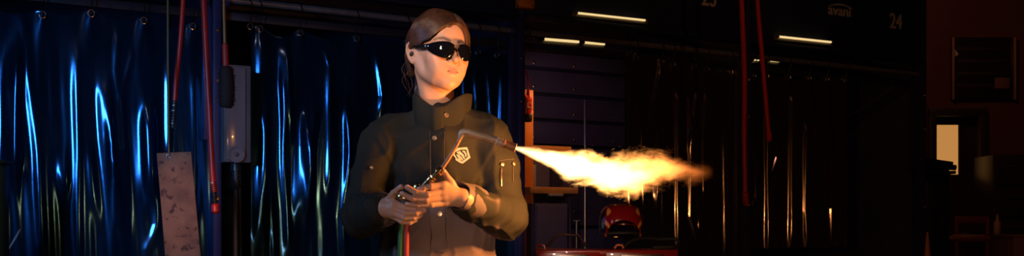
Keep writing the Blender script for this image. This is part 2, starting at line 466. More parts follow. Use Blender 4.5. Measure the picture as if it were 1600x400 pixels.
# ways over the side of the head: front strands sweep low over the temple, rear ones straight back
mid_ = np.stack([sd_*(.066+.008*t0_), -.058+.075*t0_, .050+.030*t0_], 1)+rng.normal(size=(NS,3))*.0045
mid2_ = np.stack([sd_*(.080), .000+.045*t0_, .031+.030*t0_], 1)+rng.normal(size=(NS,3))*.0035
end_ = np.stack([sd_*.016, .100+0*t0_, -.030+.01*t0_], 1)+rng.normal(size=(NS,3))*.006
m3_ = np.stack([sd_*.064, .062+.012*t0_, .006+.02*t0_], 1)+rng.normal(size=(NS,3))*.004
low_ = rng.random(NS) < .42
f_ = rng.random(NS)
st_[low_] = np.stack([.012+sd_*.001, -.080+.035*f_, .094+.012*f_], 1)[low_]+rng.normal(size=(low_.sum(),3))*.0015
mid_[low_] = np.stack([sd_*(.046+.010*f_), -.083+.030*f_, .066+.010*f_], 1)[low_]+rng.normal(size=(low_.sum(),3))*.003
mid2_[low_] = np.stack([sd_*.078, -.040+.035*f_, .026+.008*f_], 1)[low_]+rng.normal(size=(low_.sum(),3))*.003
m3_[low_] = np.stack([sd_*.080, .030+.02*f_, .020+.012*f_], 1)[low_]+rng.normal(size=(low_.sum(),3))*.003
edge_ = rng.random(NS) < .26
ne = edge_.sum()
st_[edge_] = np.stack([.012+sd_*.001, -.086+.012*f_, .088+.005*f_], 1)[edge_]+rng.normal(size=(ne,3))*.001
mid_[edge_] = np.stack([sd_*(.034+.006*f_)+.004, -.088+.008*f_, .074+.004*f_], 1)[edge_]+rng.normal(size=(ne,3))*.0018
mid2_[edge_] = np.stack([sd_*(.060+.003*f_), -.064+.012*f_, .036+.008*f_], 1)[edge_]+rng.normal(size=(ne,3))*.002
m3_[edge_] = np.stack([sd_*.080, -.012+.02*f_, .026+.008*f_], 1)[edge_]+rng.normal(size=(ne,3))*.0025
end_[edge_] = np.stack([sd_*.074, .050+0*f_, .002+.01*f_], 1)[edge_]+rng.normal(size=(ne,3))*.003
ctl = np.stack([st_, mid_, mid2_, m3_, end_], 1)
tt = np.linspace(0, 4, K); path = np.zeros((NS, K, 3))
for i, t in enumerate(tt):
    j = min(int(t), 3); f = t-j; f = f*f*(3-2*f) if j in (0, 3) and False else f
    p0, p1, p2, p3 = ctl[:, max(j-1, 0)], ctl[:, j], ctl[:, j+1], ctl[:, min(j+2, 4)]
    path[:, i] = .5*((2*p1)+(-p0+p2)*f+(2*p0-5*p1+4*p2-p3)*f*f+(-p0+3*p1-3*p2+p3)*f**3)
lev = np.repeat((.0100+rng.random(NS)*.0022)[:, None], K, 1)
lev[:, 0] -= .003
path = project(path.reshape(-1, 3), lev.ravel()).reshape(NS, K, 3)
tan = np.gradient(path, axis=1); tan /= np.linalg.norm(tan, axis=2, keepdims=True)
nor = path/np.linalg.norm(path, axis=2, keepdims=True); sid = np.cross(tan, nor); sid /= np.linalg.norm(sid, axis=2, keepdims=True); nor = np.cross(sid, tan)
wd = (.00055+rng.random(NS)*.0006)[:, None, None]*np.ones((1, K, 1)); wd[:, -1] *= .3; wd[:, 0] *= .6
ring = np.stack([path+sid*wd, path+nor*wd*.6, path-sid*wd, path-nor*wd*.3], 2)         # NS,K,4,3
okS = np.isfinite(ring).all(axis=(1,2,3)) & (np.abs(np.nan_to_num(ring, nan=9)).max(axis=(1,2,3)) < .16); ring = ring[okS]; NS = len(ring)
Vs = ring.reshape(-1, 3)@HRn.T+HC
base = (np.arange(NS)[:, None, None]*K+np.arange(K-1)[None, :, None])*4; q4 = np.arange(4)[None, None, :]; q5 = (q4+1) % 4
Fs = np.stack([base+q4, base+q5, base+4+q5, base+4+q4], -1).reshape(-1, 4)
mesh_np('combed_strands', Vs, Fs, M_hair, hair)['kind'] = 'stuff'
# loose strands
r_ = random.Random(5); sv = []; sf = []
def strand(pts, r=.00035):
    global sv, sf
    v, f = tube_geo(spline(pts, 5), r, 4); o = len(sv); sv += v; sf += [tuple(i+o for i in q) for q in f]
for i in range(4):
    a = r_.uniform(-1, 1); s = 1 if i % 2 else -1; j = lambda k: r_.gauss(0, k)
    strand([H(s*.012+j(.004), -.066+j(.004), .117), H(s*(.040+abs(j(.006))), -.072+j(.003), .088+j(.006)), H(s*(.064+j(.003)), -.052+j(.004), .052+j(.006)), H(s*(.078+j(.002)), -.020+j(.004), .030+j(.005)), H(s*(.083+j(.002)), .014, .034+j(.004)), H(s*.072, .052, j(.01))])
for i in range(6):
    j = lambda k: r_.gauss(0, k)
    strand([H(-.074, .045+j(.006), -.01), H(-.076+j(.006), .040+j(.008), -.045), H(-.070+j(.008), .036+j(.008), -.080+j(.01)), H(-.064+j(.008), .03+j(.01), -.108+j(.01))])
    strand([H(.074, .030+j(.006), -.01), H(.074+j(.005), .022+j(.008), -.045), H(.070+j(.006), .016+j(.008), -.085+j(.01)), H(.066+j(.006), .01+j(.01), -.13+j(.01))], .0007)
mesh_np('loose_strands', sv, sf, M_hair, hair)

# ------------------------------------------------------------------ jacket
CUF_L, CUF_R = Wn(727, 315, 2.615), Wn(594, 326, 2.635)
def elcyl(P, c, z0, z1, fa, fb):
    z = np.clip(P[:,2], z0, z1); t = (z-z0)/(z1-z0)
    a = np.interp(t, [q[0] for q in fa], [q[1] for q in fa]); b = np.interp(t, [q[0] for q in fb], [q[1] for q in fb])
    r = np.hypot((P[:,0]-c[0])/a, (P[:,1]-c[1])/b)
    dxy = (r-1)*np.minimum(a, b); dz = np.abs(P[:,2]-(z0+z1)/2)-(z1-z0)/2
    return np.where((dxy > 0) & (dz > 0), np.hypot(np.maximum(dxy,0), np.maximum(dz,0)), np.maximum(dxy, dz))
def arm_folds(P, a, b, seed, amp):
    ba = b-a; h = ((P-a)@ba)/(ba@ba); l = np.linalg.norm(ba)
    q = P-a-h[:,None]*ba
    ph = np.arctan2(q[:,2]*.6+q[:,0], q[:,1])
    f = np.sin(h*l*95+2.2*np.sin(ph*1+seed)+1.5*np.sin(ph*2+seed*2)+seed)
    return amp*(np.maximum(f, -.3))
def jacket_sdf(P):
    t = elcyl(P, (-.214, 2.868), .78, 1.30, [(0,.182),(.35,.172),(.7,.172),(.9,.165),(1,.15)], [(0,.125),(.4,.118),(.75,.122),(1,.095)])
    t = smax(t, (P[:,2]-1.315), .05)
    yoke = cap(P, Wn(752, 206, 2.86), Wn(613, 208, 2.86), .052)
    yoke = smin(yoke, cap(P, (-.214, 2.85, 1.315), (-.214, 2.85, 1.36), .080, .064), .05)
    t = smin(t, yoke, .06)
    d = t - .0050*wob(P*arr((1,1,.40)), 28, 11) - .0014*wob(P, 75, 12)
    d = d-.0085*np.maximum(1-1.2*np.abs(wob(P*arr((1,.7,.50)), 24, 31)), 0)**3-.0050*np.maximum(1-1.2*np.abs(wob(P*arr((1,1,.8)), 48, 32)), 0)**3
    # long soft drag lines from shoulder to chest and at the waist
    d = d - .0045*np.sin((P[:,0]+.214)*46+(P[:,2]-1.1)*22+1.3*np.sin(P[:,2]*16))*np.clip((1.28-P[:,2])*6, 0, 1)
    for s, e, c, sd in ((SH_L, ELB_L, CUF_L, 1.0), (SH_R, ELB_R, CUF_R, 2.3)):
        up = cap(P, s, e, .066, .060); fo = cap(P, e, c, .060, .041)
        hu = np.clip(((P-s)@(e-s))/((e-s)@(e-s)), 0, 1); hf = np.clip(((P-e)@(c-e))/((c-e)@(c-e)), 0, 1)
        up = up-arm_folds(P, s, e, sd, .0045)*(.15+.85*hu**2)
        fo = fo-arm_folds(P, e, c, sd+1, .0050)*(1-.75*hf)
        arm = smin(up, fo, .03)-.0085*np.maximum(1-1.2*np.abs(wob(P, 30, 33+int(sd*5))), 0)**3-.0040*wob(P, 32, int(sd*10))-.0015*wob(P, 80, int(sd*17))
        d = smin(d, arm, .010)
    # the yoke edge stands over the sleeve head
    e = np.abs(P[:,0]+.214)-(.200-.60*(1.33-P[:,2]))
    d = d-.0055/(1+np.exp(np.clip(e/.0022, -30, 30)))*(P[:,2] > 1.12)
    d = smax(d, -(P[:,2]-.79), .008)
    return d
gx = axis_steps([(-.56, .10, .0042)]); gy = axis_steps([(2.53, 3.04, .0042)]); gz = axis_steps([(.77, 1.44, .0042)])
V, F = nets(jacket_sdf, gx, gy, gz); F = vol_flip(V, F)
jacket = mesh_np('jacket', V, F, M_two, person)
# the lower body of the jacket is of the greyer cloth
arm_d = np.minimum(np.minimum(cap(V, SH_L, ELB_L, .066, .060), cap(V, ELB_L, CUF_L, .060, .041)), np.minimum(cap(V, SH_R, ELB_R, .066, .060), cap(V, ELB_R, CUF_R, .060, .041)))
sst = lambda x, a, b: np.clip((x-a)/(b-a), 0, 1)**2*(3-2*np.clip((x-a)/(b-a), 0, 1))
lw = sst(-V[:,2], -1.128, -1.122)*sst(arm_d, .004, .014)*sst(V[:,0], -.350, -.343)
lw *= 1-sst(V[:,0], -.040, -.030)*sst(V[:,2], .995, 1.01)
nz_ = (.5+.5*wob(V, 24, 77, 4))[:, None].clip(0, 1)
Cj = arr((.026,.021,.013))*(1-nz_)+arr((.016,.0135,.009))*nz_; Cl = arr((.25,.155,.13))*(1-nz_)+arr((.16,.105,.10))*nz_
set_color(jacket, Cj*(1-lw[:, None])+Cl*lw[:, None])
def onj(px, py, lift=0.0):
    """the jacket's own surface behind a picture point"""
    d = arr(W(px, py, 1))-arr((0,0,CAMZ)); t = 2.45
    for _ in range(90):
        p = arr((0,0,CAMZ))+d*t; s = jacket_sdf(p[None])[0]
        if s < .0008: break
        t += max(s*.5, .0006)
    p = arr((0,0,CAMZ))+d*t
    return Vector(p+onn(p)*lift)
def onn(p):
    e = .006; g = arr([jacket_sdf((arr(p)+arr(v)*e)[None])[0]-jacket_sdf((arr(p)-arr(v)*e)[None])[0] for v in ((1,0,0),(0,1,0),(0,0,1))])
    return g/np.linalg.norm(g)
# collar: a flared standing band, lower in front, its flap overlapping to her left
def collar_rows(r0, r1):
    n = 72; rows = []
    for k in range(9):
        t = k/8; row = []
        for i in range(n+1):
            a = -PI/2-.18+ (2*PI+.36)*i/n               # starts and ends at the front (-y)
            front = math.exp(-((((a+PI/2+PI) % (2*PI))-PI)/.75)**2)
            top = 1.436-.050*front+.012*math.cos(a)*0
            zb = 1.318+.010*math.sin(a)
            z = zb+(top-zb)*t
            rr = r0+(r1-r0)*t+.006*math.sin(3*a+1)*t+.004*math.sin(7*a)*t*t
            rr += (.008 if i > n*.94 else 0)+ .0045*math.sin(t*PI)
            rr *= 1-.05*front*t
            row.append((-.2165+.006+rr*1.0*math.cos(a), 2.832+rr*.98*math.sin(a), z))
        rows.append(row)
    return rows
rows = collar_rows(.071, .083); n = len(rows[0]); V = [p for r in rows for p in r]
F = [(k*n+i, k*n+i+1, (k+1)*n+i+1, (k+1)*n+i) for k in range(8) for i in range(n-1)]
collar = mesh_np('collar', V, F, M_jack, jacket)
md = collar.modifiers.new('thickness', 'SOLIDIFY'); md.thickness = .006; md.offset = 0
md = collar.modifiers.new('smooth', 'SUBSURF'); md.levels = 1; md.render_levels = 1
# placket strip down the front
def ribbon(name, pts, w, th, m, parent, lift=.001, n=3):
    pts = [arr(p) for p in pts]; V = []; F = []
    for i, p in enumerate(pts):
        d = pts[min(i+1, len(pts)-1)]-pts[max(i-1, 0)]; nn = onn(p); s = np.cross(d, nn); s /= np.linalg.norm(s)
        for q, (a, b) in enumerate(((-1, -1), (-1, 1), (1, 1), (1, -1))):
            V.append(p+s*w/2*a+nn*(lift+(th if b > 0 else 0)))
    for i in range(len(pts)-1):
        for q in range(4): F.append((i*4+q, i*4+(q+1) % 4, (i+1)*4+(q+1) % 4, (i+1)*4+q))
    F += [(3,2,1,0), tuple(len(V)-4+k for k in range(4))]
    o = mesh_np(name, V, F, m, parent); md = o.modifiers.new('bevel', 'BEVEL'); md.width = th*.4; md.segments = 2
    return o
ribbon('placket', [onj(684+ (py-200)*.012, py) for py in range(203, 308, 8)], .050, .0035, M_jack, jacket, lift=-.001)
ribbon('placket', [onj(684+(py-200)*.012, py) for py in range(306, 400, 8)], .050, .0035, M_low, jacket, lift=-.001)
M_seam = mat('seam_thread', (.075,.060,.045), rough=.9)
ribbon('stitching', [onj(694.5+(py-200)*.015, py, .0025) for py in range(206, 398, 8)], .0018, .001, M_seam, jacket)
ribbon('stitching', [onj(672.5+(py-200)*.01, py, .0025) for py in range(206, 290, 8)], .0018, .001, M_seam, jacket)
def button(p, nrm, r=.0075):
    b = B(); b.lathe(Vector(p)-Vector(nrm)*.002, nrm, [(0, r), (.003, r), (.0042, r*.9), (.0044, r*.6), (.0036, r*.45), (.0038, .0005)], 20)
    return b.out('snap_button', M_snap, jacket)
for px, py in ((679, 216), (687, 334), (581, 262.5), (784.5, 257), (802, 256)):
    p = onj(px, py, .003); button(p, onn(p), .0075 if px in (679, 687) else .0055)
cp = Vector((-.2165+.006+.022, 2.832-.0800, 1.362)); button(cp, (.3, -.95, 0), .0075)
# pen pocket on the upper sleeve with bright zips
M_zip = mat('zip_teeth', (.75,.42,.16), rough=.3, metal=1)
for (x0, y0, x1, y1) in ((783.5, 262, 783, 292),):
    ribbon('zip', [onj(x0+(x1-x0)*t/8, y0+(y1-y0)*t/8, .002) for t in range(9)], .003, .0015, M_zip, jacket)
ribbon('stitching', [onj(779+t*2.9, 251-.3*t, .001) for t in range(9)], .0018, .001, M_seam, jacket)
ribbon('stitching', [onj(801, 260+t*4, .001) for t in range(7)], .0018, .001, M_seam, jacket)
# chest crest: a five-cornered badge of pale curved bars
M_crest = mat('crest_thread', (.36,.35,.33), rough=.6)
def crest(px, py): return onj(706+(px-25)/95*27, 229+(py-105)/100*28, .0012)
# outline and bars are drawn on a 500 px wide blow-up of the badge
bars = [[(58,112),(106,108),(112,122),(75,122),(45,135),(40,128)], [(28,130),(45,128),(38,146),(52,170),(46,174),(28,150)],
        [(112,122),(126,168),(88,198),(80,190),(112,162),(103,124)], [(45,170),(62,176),(82,190),(86,202),(66,196),(42,180)],
        [(48,138),(68,130),(88,150),(96,172),(90,176),(76,156),(58,146)], [(48,148),(64,152),(80,168),(86,182),(80,184),(66,166),(50,156)],
        [(78,128),(96,130),(106,150),(104,164),(98,164),(94,146)], [(52,160),(62,162),(74,178),(70,182),(60,172)]]
cb = B()
for poly in bars:
    pts = [crest(*q) for q in poly]; c = sum(pts, Vector())/len(pts); nn = Vector(onn(c))
    cb.prism(pts, nn*.0015)
cr = cb.out('crest', M_crest, jacket, smooth=False); cr['label'] = 'pale five-sided crest on the chest'
# cuffs: hollow flared tubes, the left one turned back
def cuff(name, w, e, r0, r1, ln, seed, back=.0):
    ax = arr(w)-arr(e); ax /= np.linalg.norm(ax); u = np.cross(ax, (0,0,1)); u /= np.linalg.norm(u); v = np.cross(u, ax)
    rows = []; n = 48
    prof = [(-ln, r0), (-ln*.6, r0*1.04), (-ln*.2, r1*.98), (0, r1), (.004, r1-.001), (.001, r1-.006), (-ln*.5, r1-.009)]
    for t, r in prof:
        row = []
        for i in range(n):
            a = 2*PI*i/n; rr = r*(1+.05*math.sin(2*a+seed)+.035*math.sin(5*a+seed*2+t*60)); row.append(arr(w)+ax*(t+.006*math.sin(a*2+seed))+(u*math.cos(a)+v*math.sin(a)*1.12)*rr)
        rows.append(row)
    V = [p for r in rows for p in r]; F = [(k*n+i, k*n+(i+1)%n, (k+1)*n+(i+1)%n, (k+1)*n+i) for k in range(len(rows)-1) for i in range(n)]
    o = mesh_np(name, V, F, M_cuff, jacket); md = o.modifiers.new('s', 'SUBSURF'); md.levels = 1; md.render_levels = 1
    return o
cuff('cuff', Wn(717, 306, 2.590), ELB_L, .044, .0365, .085, .4)
cuff('cuff', Wn(609, 325, 2.620), ELB_R, .046, .036, .070, 1.7)
# trousers and boots below the frame
def trouser_sdf(P):
    d = elcyl(P, (-.214, 2.868), .78, .90, [(0,.165),(1,.160)], [(0,.112),(1,.110)])
    for x in (-.13, -.30):
        d = smin(d, chain(P, [(x, 2.865, .84), (x*1.05+.01, 2.845, .48), (x*1.08+.017, 2.88, .12)], [.092, .068, .058])-.004*wob(P, 30, 5), .03)
    return smax(d, -(P[:,2]-.085), .01)
V, F = nets(trouser_sdf, axis_steps([(-.50,.06,.010)]), axis_steps([(2.70,3.04,.010)]), axis_steps([(.06,.93,.010)])); F = vol_flip(V, F)
mesh_np('trousers', V, F, mat('trouser_cloth', (.03,.03,.035), rough=.9), person)
def boot_sdf(P):
    d = np.full(len(P), 1.)
    for x in (-.13, -.30):
        X = x*1.08+.017
        s = smin(cap(P, (X, 2.885, .06), (X, 2.88, .17), .052, .050), cap(P, (X, 2.88, .052), (X+(x+.21)*.1, 2.72, .045), .050, .044), .03)
        d = np.minimum(d, smax(s, -(P[:,2]-.002), .004))
    return d
V, F = nets(boot_sdf, axis_steps([(-.40,-.03,.008)]), axis_steps([(2.64,2.96,.008)]), axis_steps([(-.01,.24,.008)])); F = vol_flip(V, F)
mesh_np('boots', V, F, mat('boot_leather', (.03,.02,.015), rough=.5), person)

# ------------------------------------------------------------------ sunglasses
M_lens = mat('dark_lens', (.004,.004,.006), rough=.04, coat=1, spec=.8)
M_frame = mat('black_frame', (.008,.008,.009), rough=.15, coat=1)
gl = empty('sunglasses', H(0, -.112, .012), 'black wraparound sunglasses on the woman\'s face', 'sunglasses')
def wrap(s, z, out=0):                       # s runs sideways around the face
    th = s/.088; R_ = .088+out
    return H(R_*math.sin(th)*.93, -.0205-R_*math.cos(th), .004+z)
ol = [(.0055,.004),(.010,.0125),(.022,.0175),(.040,.0190),(.060,.0170),(.082,.0125),(.096,.0085),(.096,.0040),(.088,-.0040),(.070,-.0160),(.050,-.0245),(.036,-.0275),(.024,-.0250),(.015,-.0185),(.009,-.009),(.0065,-.002)]
ol = [(a, b) for a, b in [(p[0], p[1]) for p in spline([(x, z, 0) for x, z in ol+[ol[0]]], 4)[:-1]]]
for s in (-1, 1):
    cx, cz = .036, -.001; V = [wrap(s*cx, cz, .002)]; F = []; K = 5; n = len(ol)
    for k in range(1, K+1):
        t = k/K
        for a, b in ol: V.append(wrap(s*(cx+(a-cx)*t), cz+(b-cz)*t, .002*(1-t*t)))
    for i in range(n): F.append((0, 1+i, 1+(i+1)%n))
    for k in range(K-1):
        for i in range(n): F.append((1+k*n+i, 1+(k+1)*n+i, 1+(k+1)*n+(i+1)%n, 1+k*n+(i+1)%n))
    if s < 0: F = [f[::-1] for f in F]
    o = mesh_np('lens', V, F, M_lens, gl); md = o.modifiers.new('t', 'SOLIDIFY'); md.thickness = .0018
    fr = B(); fr.tube([wrap(s*a, b, .0006) for a, b in ol], .0010, 8, closed=True); fr.out('rim', M_frame, gl)
    tp = [wrap(s*.088, .0065, .001), wrap(s*.098, .0065, .002), H(s*.0795, -.030, .0125), H(s*.0805, -.006, .017), H(s*.0805, .014, .016), H(s*.078, .026, .006)]
    V = []; F = []
    sp = spline(tp, 6)
    for i, p in enumerate(sp):
        hh = .0065*(1-i/len(sp)*.55); up = Vector(HR@Vector((0,0,1))); sd = Vector(HR@Vector((s,0,0)))
        for a, b in ((-1,-1),(1,-1),(1,1),(-1,1)): V.append(Vector(p)+sd*a*.0012+up*b*hh)
    for i in range(len(sp)-1):
        for q in range(4): F.append((i*4+q, i*4+(q+1)%4, (i+1)*4+(q+1)%4, (i+1)*4+q))
    F += [(3,2,1,0), tuple(len(V)-4+k for k in range(4))]
    o = mesh_np('temple', V, F, M_frame, gl); md = o.modifiers.new('b', 'BEVEL'); md.width = .0008; md.segments = 2
bb = B(); bb.tube([wrap(-.0085, .007, .001), wrap(-.004, .0095, .0015), wrap(.004, .0095, .0015), wrap(.0085, .007, .001)], .0022, 10); bb.out('bridge', mat('gunmetal', (.25,.22,.2), rough=.25, metal=1), gl)
for s in (-1, 1):
    bb = B(); bb.sph(H(s*.0095, -.0985, -.010), .004, (.5, 1, 1.5), n=12); bb.out('nose_pad', M_frame, gl)
ep = empty('earplug', H(-.080, .008, -.002), 'small black earplug in the woman\'s visible ear', 'earplug')
bb = B(); bb.lathe(H(-.072, .010, -.002), HR@Vector((-1,.1,0)), [(0,.005),(.006,.0065),(.010,.0072),(.0125,.0055),(.0130,.0005)], 20); bb.out('plug', M_dark, ep)
bb = B(); bb.sph(H(-.084, .0085, .001), .0028, n=10); bb.out('tip', mat('plug_grey', (.1,.1,.12), rough=.3), ep)

# ------------------------------------------------------------------ torch
torch = empty('heating_torch', W(662, 290, 2.56), 'copper and brass heating torch held across the chest, flame at its end', 'torch')
M_cop = mat('heated_copper', (.70,.30,.13), rough=.5, metal=.3, noise=(.42,.17,.09), nscale=40)
M_steel = mat('worn_steel', (.80,.55,.36), rough=.45, metal=.2, noise=(.55,.38,.26), nscale=60)
M_hand = mat('torch_handle_brass', (.30,.19,.09), rough=.35, metal=1, noise=(.05,.035,.02), nscale=90)
pA, pB = W(641, 314, 2.575), W(691, 263, 2.552); ax = (pB-pA).normalized(); ln = (pB-pA).length
def along(t): return pA.lerp(pB, t)
b = B(); b.lathe(pA, ax, [(0,.0085),(.01,.0105),(.03,.0105),(ln*.45,.0110),(ln*.5,.0120),(ln*.62,.0120),(ln*.64,.0095)], 24); b.out('handle', M_hand, torch)
for t0, t1, r in ((.60,.68,.0125), (.70,.74,.0105), (.86,.90,.0118)):
    b = B(); b.lathe(along(t0), ax, [(0,r-.0015),(.001,r),((t1-t0)*ln-.001,r),((t1-t0)*ln,r-.0015)], 8 if t0 == .70 else 24); b.out('collar_nut', M_brass, torch)
b = B(); b.lathe(along(.64), ax, [(0,.0088),(ln*.28,.0082),(ln*.36,.0068),(ln*.38,.005)], 24); b.out('mixer', mat('dark_brass', (.28,.15,.06), rough=.28, metal=1), torch)
b = B(); b.tube(spline([along(.97), W(703,244,2.545), W(715,223,2.538), W(719.5,214,2.536)], 6), .0056, 16); b.out('thin_tube', M_cop, torch)
bend = spline([W(718.5,216,2.536), W(722,208,2.535), W(728,206.5,2.535), W(736,208.5,2.536), W(755,213.5,2.540), W(778,220,2.545)], 8)
b = B(); b.tube(bend, [.0060+.0034*min(1, i/8) for i in range(len(bend))], 18); b.out('bent_tube', M_steel, torch)
n0, n1 = W(775,219.5,2.545), W(805.5,231,2.553); nx_ = (n1-n0).normalized(); nl = (n1-n0).length
b = B(); b.lathe(n0, nx_, [(0,.0100),(.002,.0125),(nl*.28,.0130),(nl*.30,.0115),(nl*.36,.0115),(nl*.38,.0130),(nl*.42,.0130)], 24); b.out('nozzle_collar', M_steel, torch)
b = B(); b.lathe(n0+nx_*nl*.42, nx_, [(0,.0112),(nl*.5,.0118),(nl*.56,.0125),(nl*.58,.0118),(nl*.565,.0095),(nl*.4,.0085)], 24, cap=False); b.out('nozzle', M_cop, torch)
# gas valves at the butt end, the round knob and the small one
vb = W(633, 314, 2.578)
b = B(); b.cyl(W(646,309,2.575), W(629,309,2.57), .0080, .0095, 16); b.out('valve_body', M_brass, torch)
for (px, py, y, r) in ((627,307,2.556,.0085), (652,292,2.585,.0095)):
    p = W(px, py, y); b = B()
    kn = [(0,r*.6),(.002,r),(.008,r),(.010,r*.6)]
    b.lathe(p, (-.45,-.8,.35), kn, 14); o = b.out('valve_knob', M_brass, torch)
ringb = B(); ringb.tube([Vector(RH['thumb'][0][1]*.35+RH['thumb'][0][2]*.65)+Vector((math.cos(a)*.0098, math.sin(a)*.005, math.sin(a)*.0085)) for a in np.linspace(0, 2*PI, 20, endpoint=False)], .0013, 8, closed=True)
rg = ringb.out('finger_ring', mat('silver', (.8,.8,.85), rough=.15, metal=1)); tag(rg, 'thin silver ring on the thumb holding the torch valve', 'ring')
# hoses drop from the handle past the jacket
for nm, col, px, lab in (('gas_hose', (.035,.16,.05), 626, 'green rubber gas hose hanging from the torch'), ('gas_hose', (.45,.03,.03), 635, 'red rubber gas hose hanging from the torch')):
    k = px-626
    path = spline([W(640+k*.4,316,2.60), W(634+k*.5,330,2.615), W(630+k*.75,342,2.625), W(627+k*.9,365,2.625), W(625.5+k,400,2.62), (W(624+k,400,2.62).x, 2.60, .65), (W(620+k,400,2.62).x, 2.56, .20), (W(620+k,400,2.62).x-.05, 2.40, .012), (W(620+k,400,2.62).x-.5+k*.01, 2.25+k*.006, .012), (-2.3, 2.0+k*.015, .012)], 10)
    b = B(); b.tube(path, .0080, 14); h_ = b.out(nm, mat('hose_'+lab.split()[0], col, rough=.45)); tag(h_, lab, 'hose', 'gas hoses of the torch')

# ------------------------------------------------------------------ flame
def flame():
    x0 = W(805.5, 231.5, 2.553); Lf = .535
    pr = [(0,0,.0075),(.08,-.012,.016),(.18,-.030,.028),(.28,-.048,.040),(.36,-.049,.043),(.46,-.066,.050),(.56,-.068,.052),(.66,-.058,.046),(.78,-.052,.040),(.90,-.052,.034),(1,-.055,.020)]
    V = []; n = 20
    for t, c, r in pr:
        for i in range(n): V.append((t*Lf+(-.002 if t == 0 else 0)+(.02 if t == 1 else 0), (r*1.35+.004)*math.cos(2*PI*i/n), c+(r*1.45+.004)*math.sin(2*PI*i/n)))
    F = [(k*n+i, k*n+(i+1)%n, (k+1)*n+(i+1)%n, (k+1)*n+i) for k in range(len(pr)-1) for i in range(n)]
    F += [tuple(range(n))[::-1], tuple((len(pr)-1)*n+k for k in range(n))]
    me = bpy.data.meshes.new('torch_flame'); me.from_pydata(V, [], F)
    o = bpy.data.objects.new('torch_flame', me); COL.objects.link(o); o.location = x0; o.rotation_euler = (0, 0, math.radians(4))
    m = bpy.data.materials.new('burning_gas'); m.use_nodes = True; nt = m.node_tree; nt.nodes.clear()
    N = nt.nodes.new; LK = nt.links.new
    def math_(op, a, b=None, c=None, clamp=False):
        q = N('ShaderNodeMath'); q.operation = op; q.use_clamp = clamp
        for i, v in enumerate((a, b, c)):
            if v is None: continue
            if isinstance(v, (int, float)): q.inputs[i].default_value = v
            else: LK(v, q.inputs[i])
        return q.outputs[0]
    def curve(x, pts):
        q = N('ShaderNodeFloatCurve'); cv = q.mapping.curves[0]
        q.mapping.clip_min_y = -1
        while len(cv.points) < len(pts): cv.points.new(.5, .5)
        for p, (a, b_) in zip(cv.points, pts): p.location = (a, b_)
        q.mapping.update(); LK(x, q.inputs['Value']); return q.outputs[0]
    tc = N('ShaderNodeTexCoord'); sp = N('ShaderNodeSeparateXYZ'); LK(tc.outputs['Object'], sp.inputs[0])
    x, y, z = sp.outputs
    t = math_('DIVIDE', x, Lf, clamp=True)
    cz = math_('MULTIPLY', curve(t, [(a, .5+b_*5) for a, b_, c in pr]), .2); cz = math_('SUBTRACT', cz, .1)
    R_ = math_('MULTIPLY', curve(t, [(a, c*10) for a, b_, c in pr]), .1)
    def noise(scale, st, det, rough=.6, w=0, dist=0):
        mp = N('ShaderNodeMapping'); mp.inputs['Scale'].default_value = st; mp.inputs['Location'].default_value = (w, w*.7, 0); LK(tc.outputs['Object'], mp.inputs[0])
        q = N('ShaderNodeTexNoise'); q.inputs['Scale'].default_value = scale; q.inputs['Detail'].default_value = det; q.inputs['Roughness'].default_value = rough; q.inputs['Distortion'].default_value = dist
        LK(mp.outputs[0], q.inputs['Vector']); return math_('SUBTRACT', q.outputs['Fac'], .5)
    n1_ = noise(22, (.55,1,1), 3, .6, 1.3, .6); n2_ = noise(70, (.5,1,1), 3, .65, 4.1, 1.2)
    n3_ = noise(11, (.4,1,1), 1, .5, 7.7)
    dy = y; dz = math_('SUBTRACT', z, cz)
    dz = math_('ADD', dz, math_('MULTIPLY', n3_, math_('MULTIPLY', t, .05)))
    rr = math_('SQRT', math_('ADD', math_('MULTIPLY', dy, dy), math_('MULTIPLY', dz, dz)))
    q = math_('SUBTRACT', 1.0, math_('DIVIDE', rr, R_))
    amp = curve(t, [(0,.02),(.12,.35),(.4,.75),(1,1.0)])
    nn = math_('ADD', math_('MULTIPLY', n1_, 2.9), math_('MULTIPLY', n2_, 1.5))
    q = math_('ADD', q, math_('MULTIPLY', nn, amp))
    dens = math_('MULTIPLY', q, curve(t, [(0,1.),(.3,1.),(.6,.9),(1,.55)]))
    dens = math_('MAXIMUM', dens, 0); dens = math_('MINIMUM', dens, 1)
    st = curve(t, [(0,.28),(.1,1.0),(.35,1.0),(.55,.55),(.7,.30),(.85,.10),(1,.0)])
    d2 = math_('POWER', dens, 1.35)
    em = N('ShaderNodeEmission'); LK(math_('MULTIPLY', math_('MULTIPLY', d2, st), FLAME_S), em.inputs['Strength'])
    cr = N('ShaderNodeValToRGB'); LK(t, cr.inputs[0]); e = cr.color_ramp.elements
    e[0].position = 0; e[0].color = (1,.62,.30,1); e[1].position = 1; e[1].color = (1,.20,.03,1)
    k = e.new(.06); k.color = (1,.50,.17,1); k = e.new(.4); k.color = (1,.42,.10,1); k = e.new(.65); k.color = (1,.33,.07,1)
    LK(cr.outputs[0], em.inputs['Color'])
    out = N('ShaderNodeOutputMaterial'); LK(em.outputs[0], out.inputs['Volume'])
    try: m.volume_intersection_method = 'ACCURATE'
    except Exception: pass
    me.materials.append(m)
    tag(o, 'long yellow-white gas flame blowing from the torch nozzle', 'flame', kind='thing')
    # the light the flame gives: small sources inside its hottest part
    for t, p in ((.14,.2),(.26,.6),(.40,1.1),(.54,1.3),(.70,.9)):
        c = np.interp(t, [a[0] for a in pr], [a[1] for a in pr])
        ld = bpy.data.lights.new('flame_light', 'POINT'); ld.energy = FLAME_L*p; ld.color = (1,.40,.10); ld.shadow_soft_size = .012
        lo = bpy.data.objects.new('flame_light', ld); COL.objects.link(lo); lo.location = o.matrix_basis @ Vector((t*Lf, 0, c))
FLAME_S, FLAME_L = 560.0, 7.5
flame()
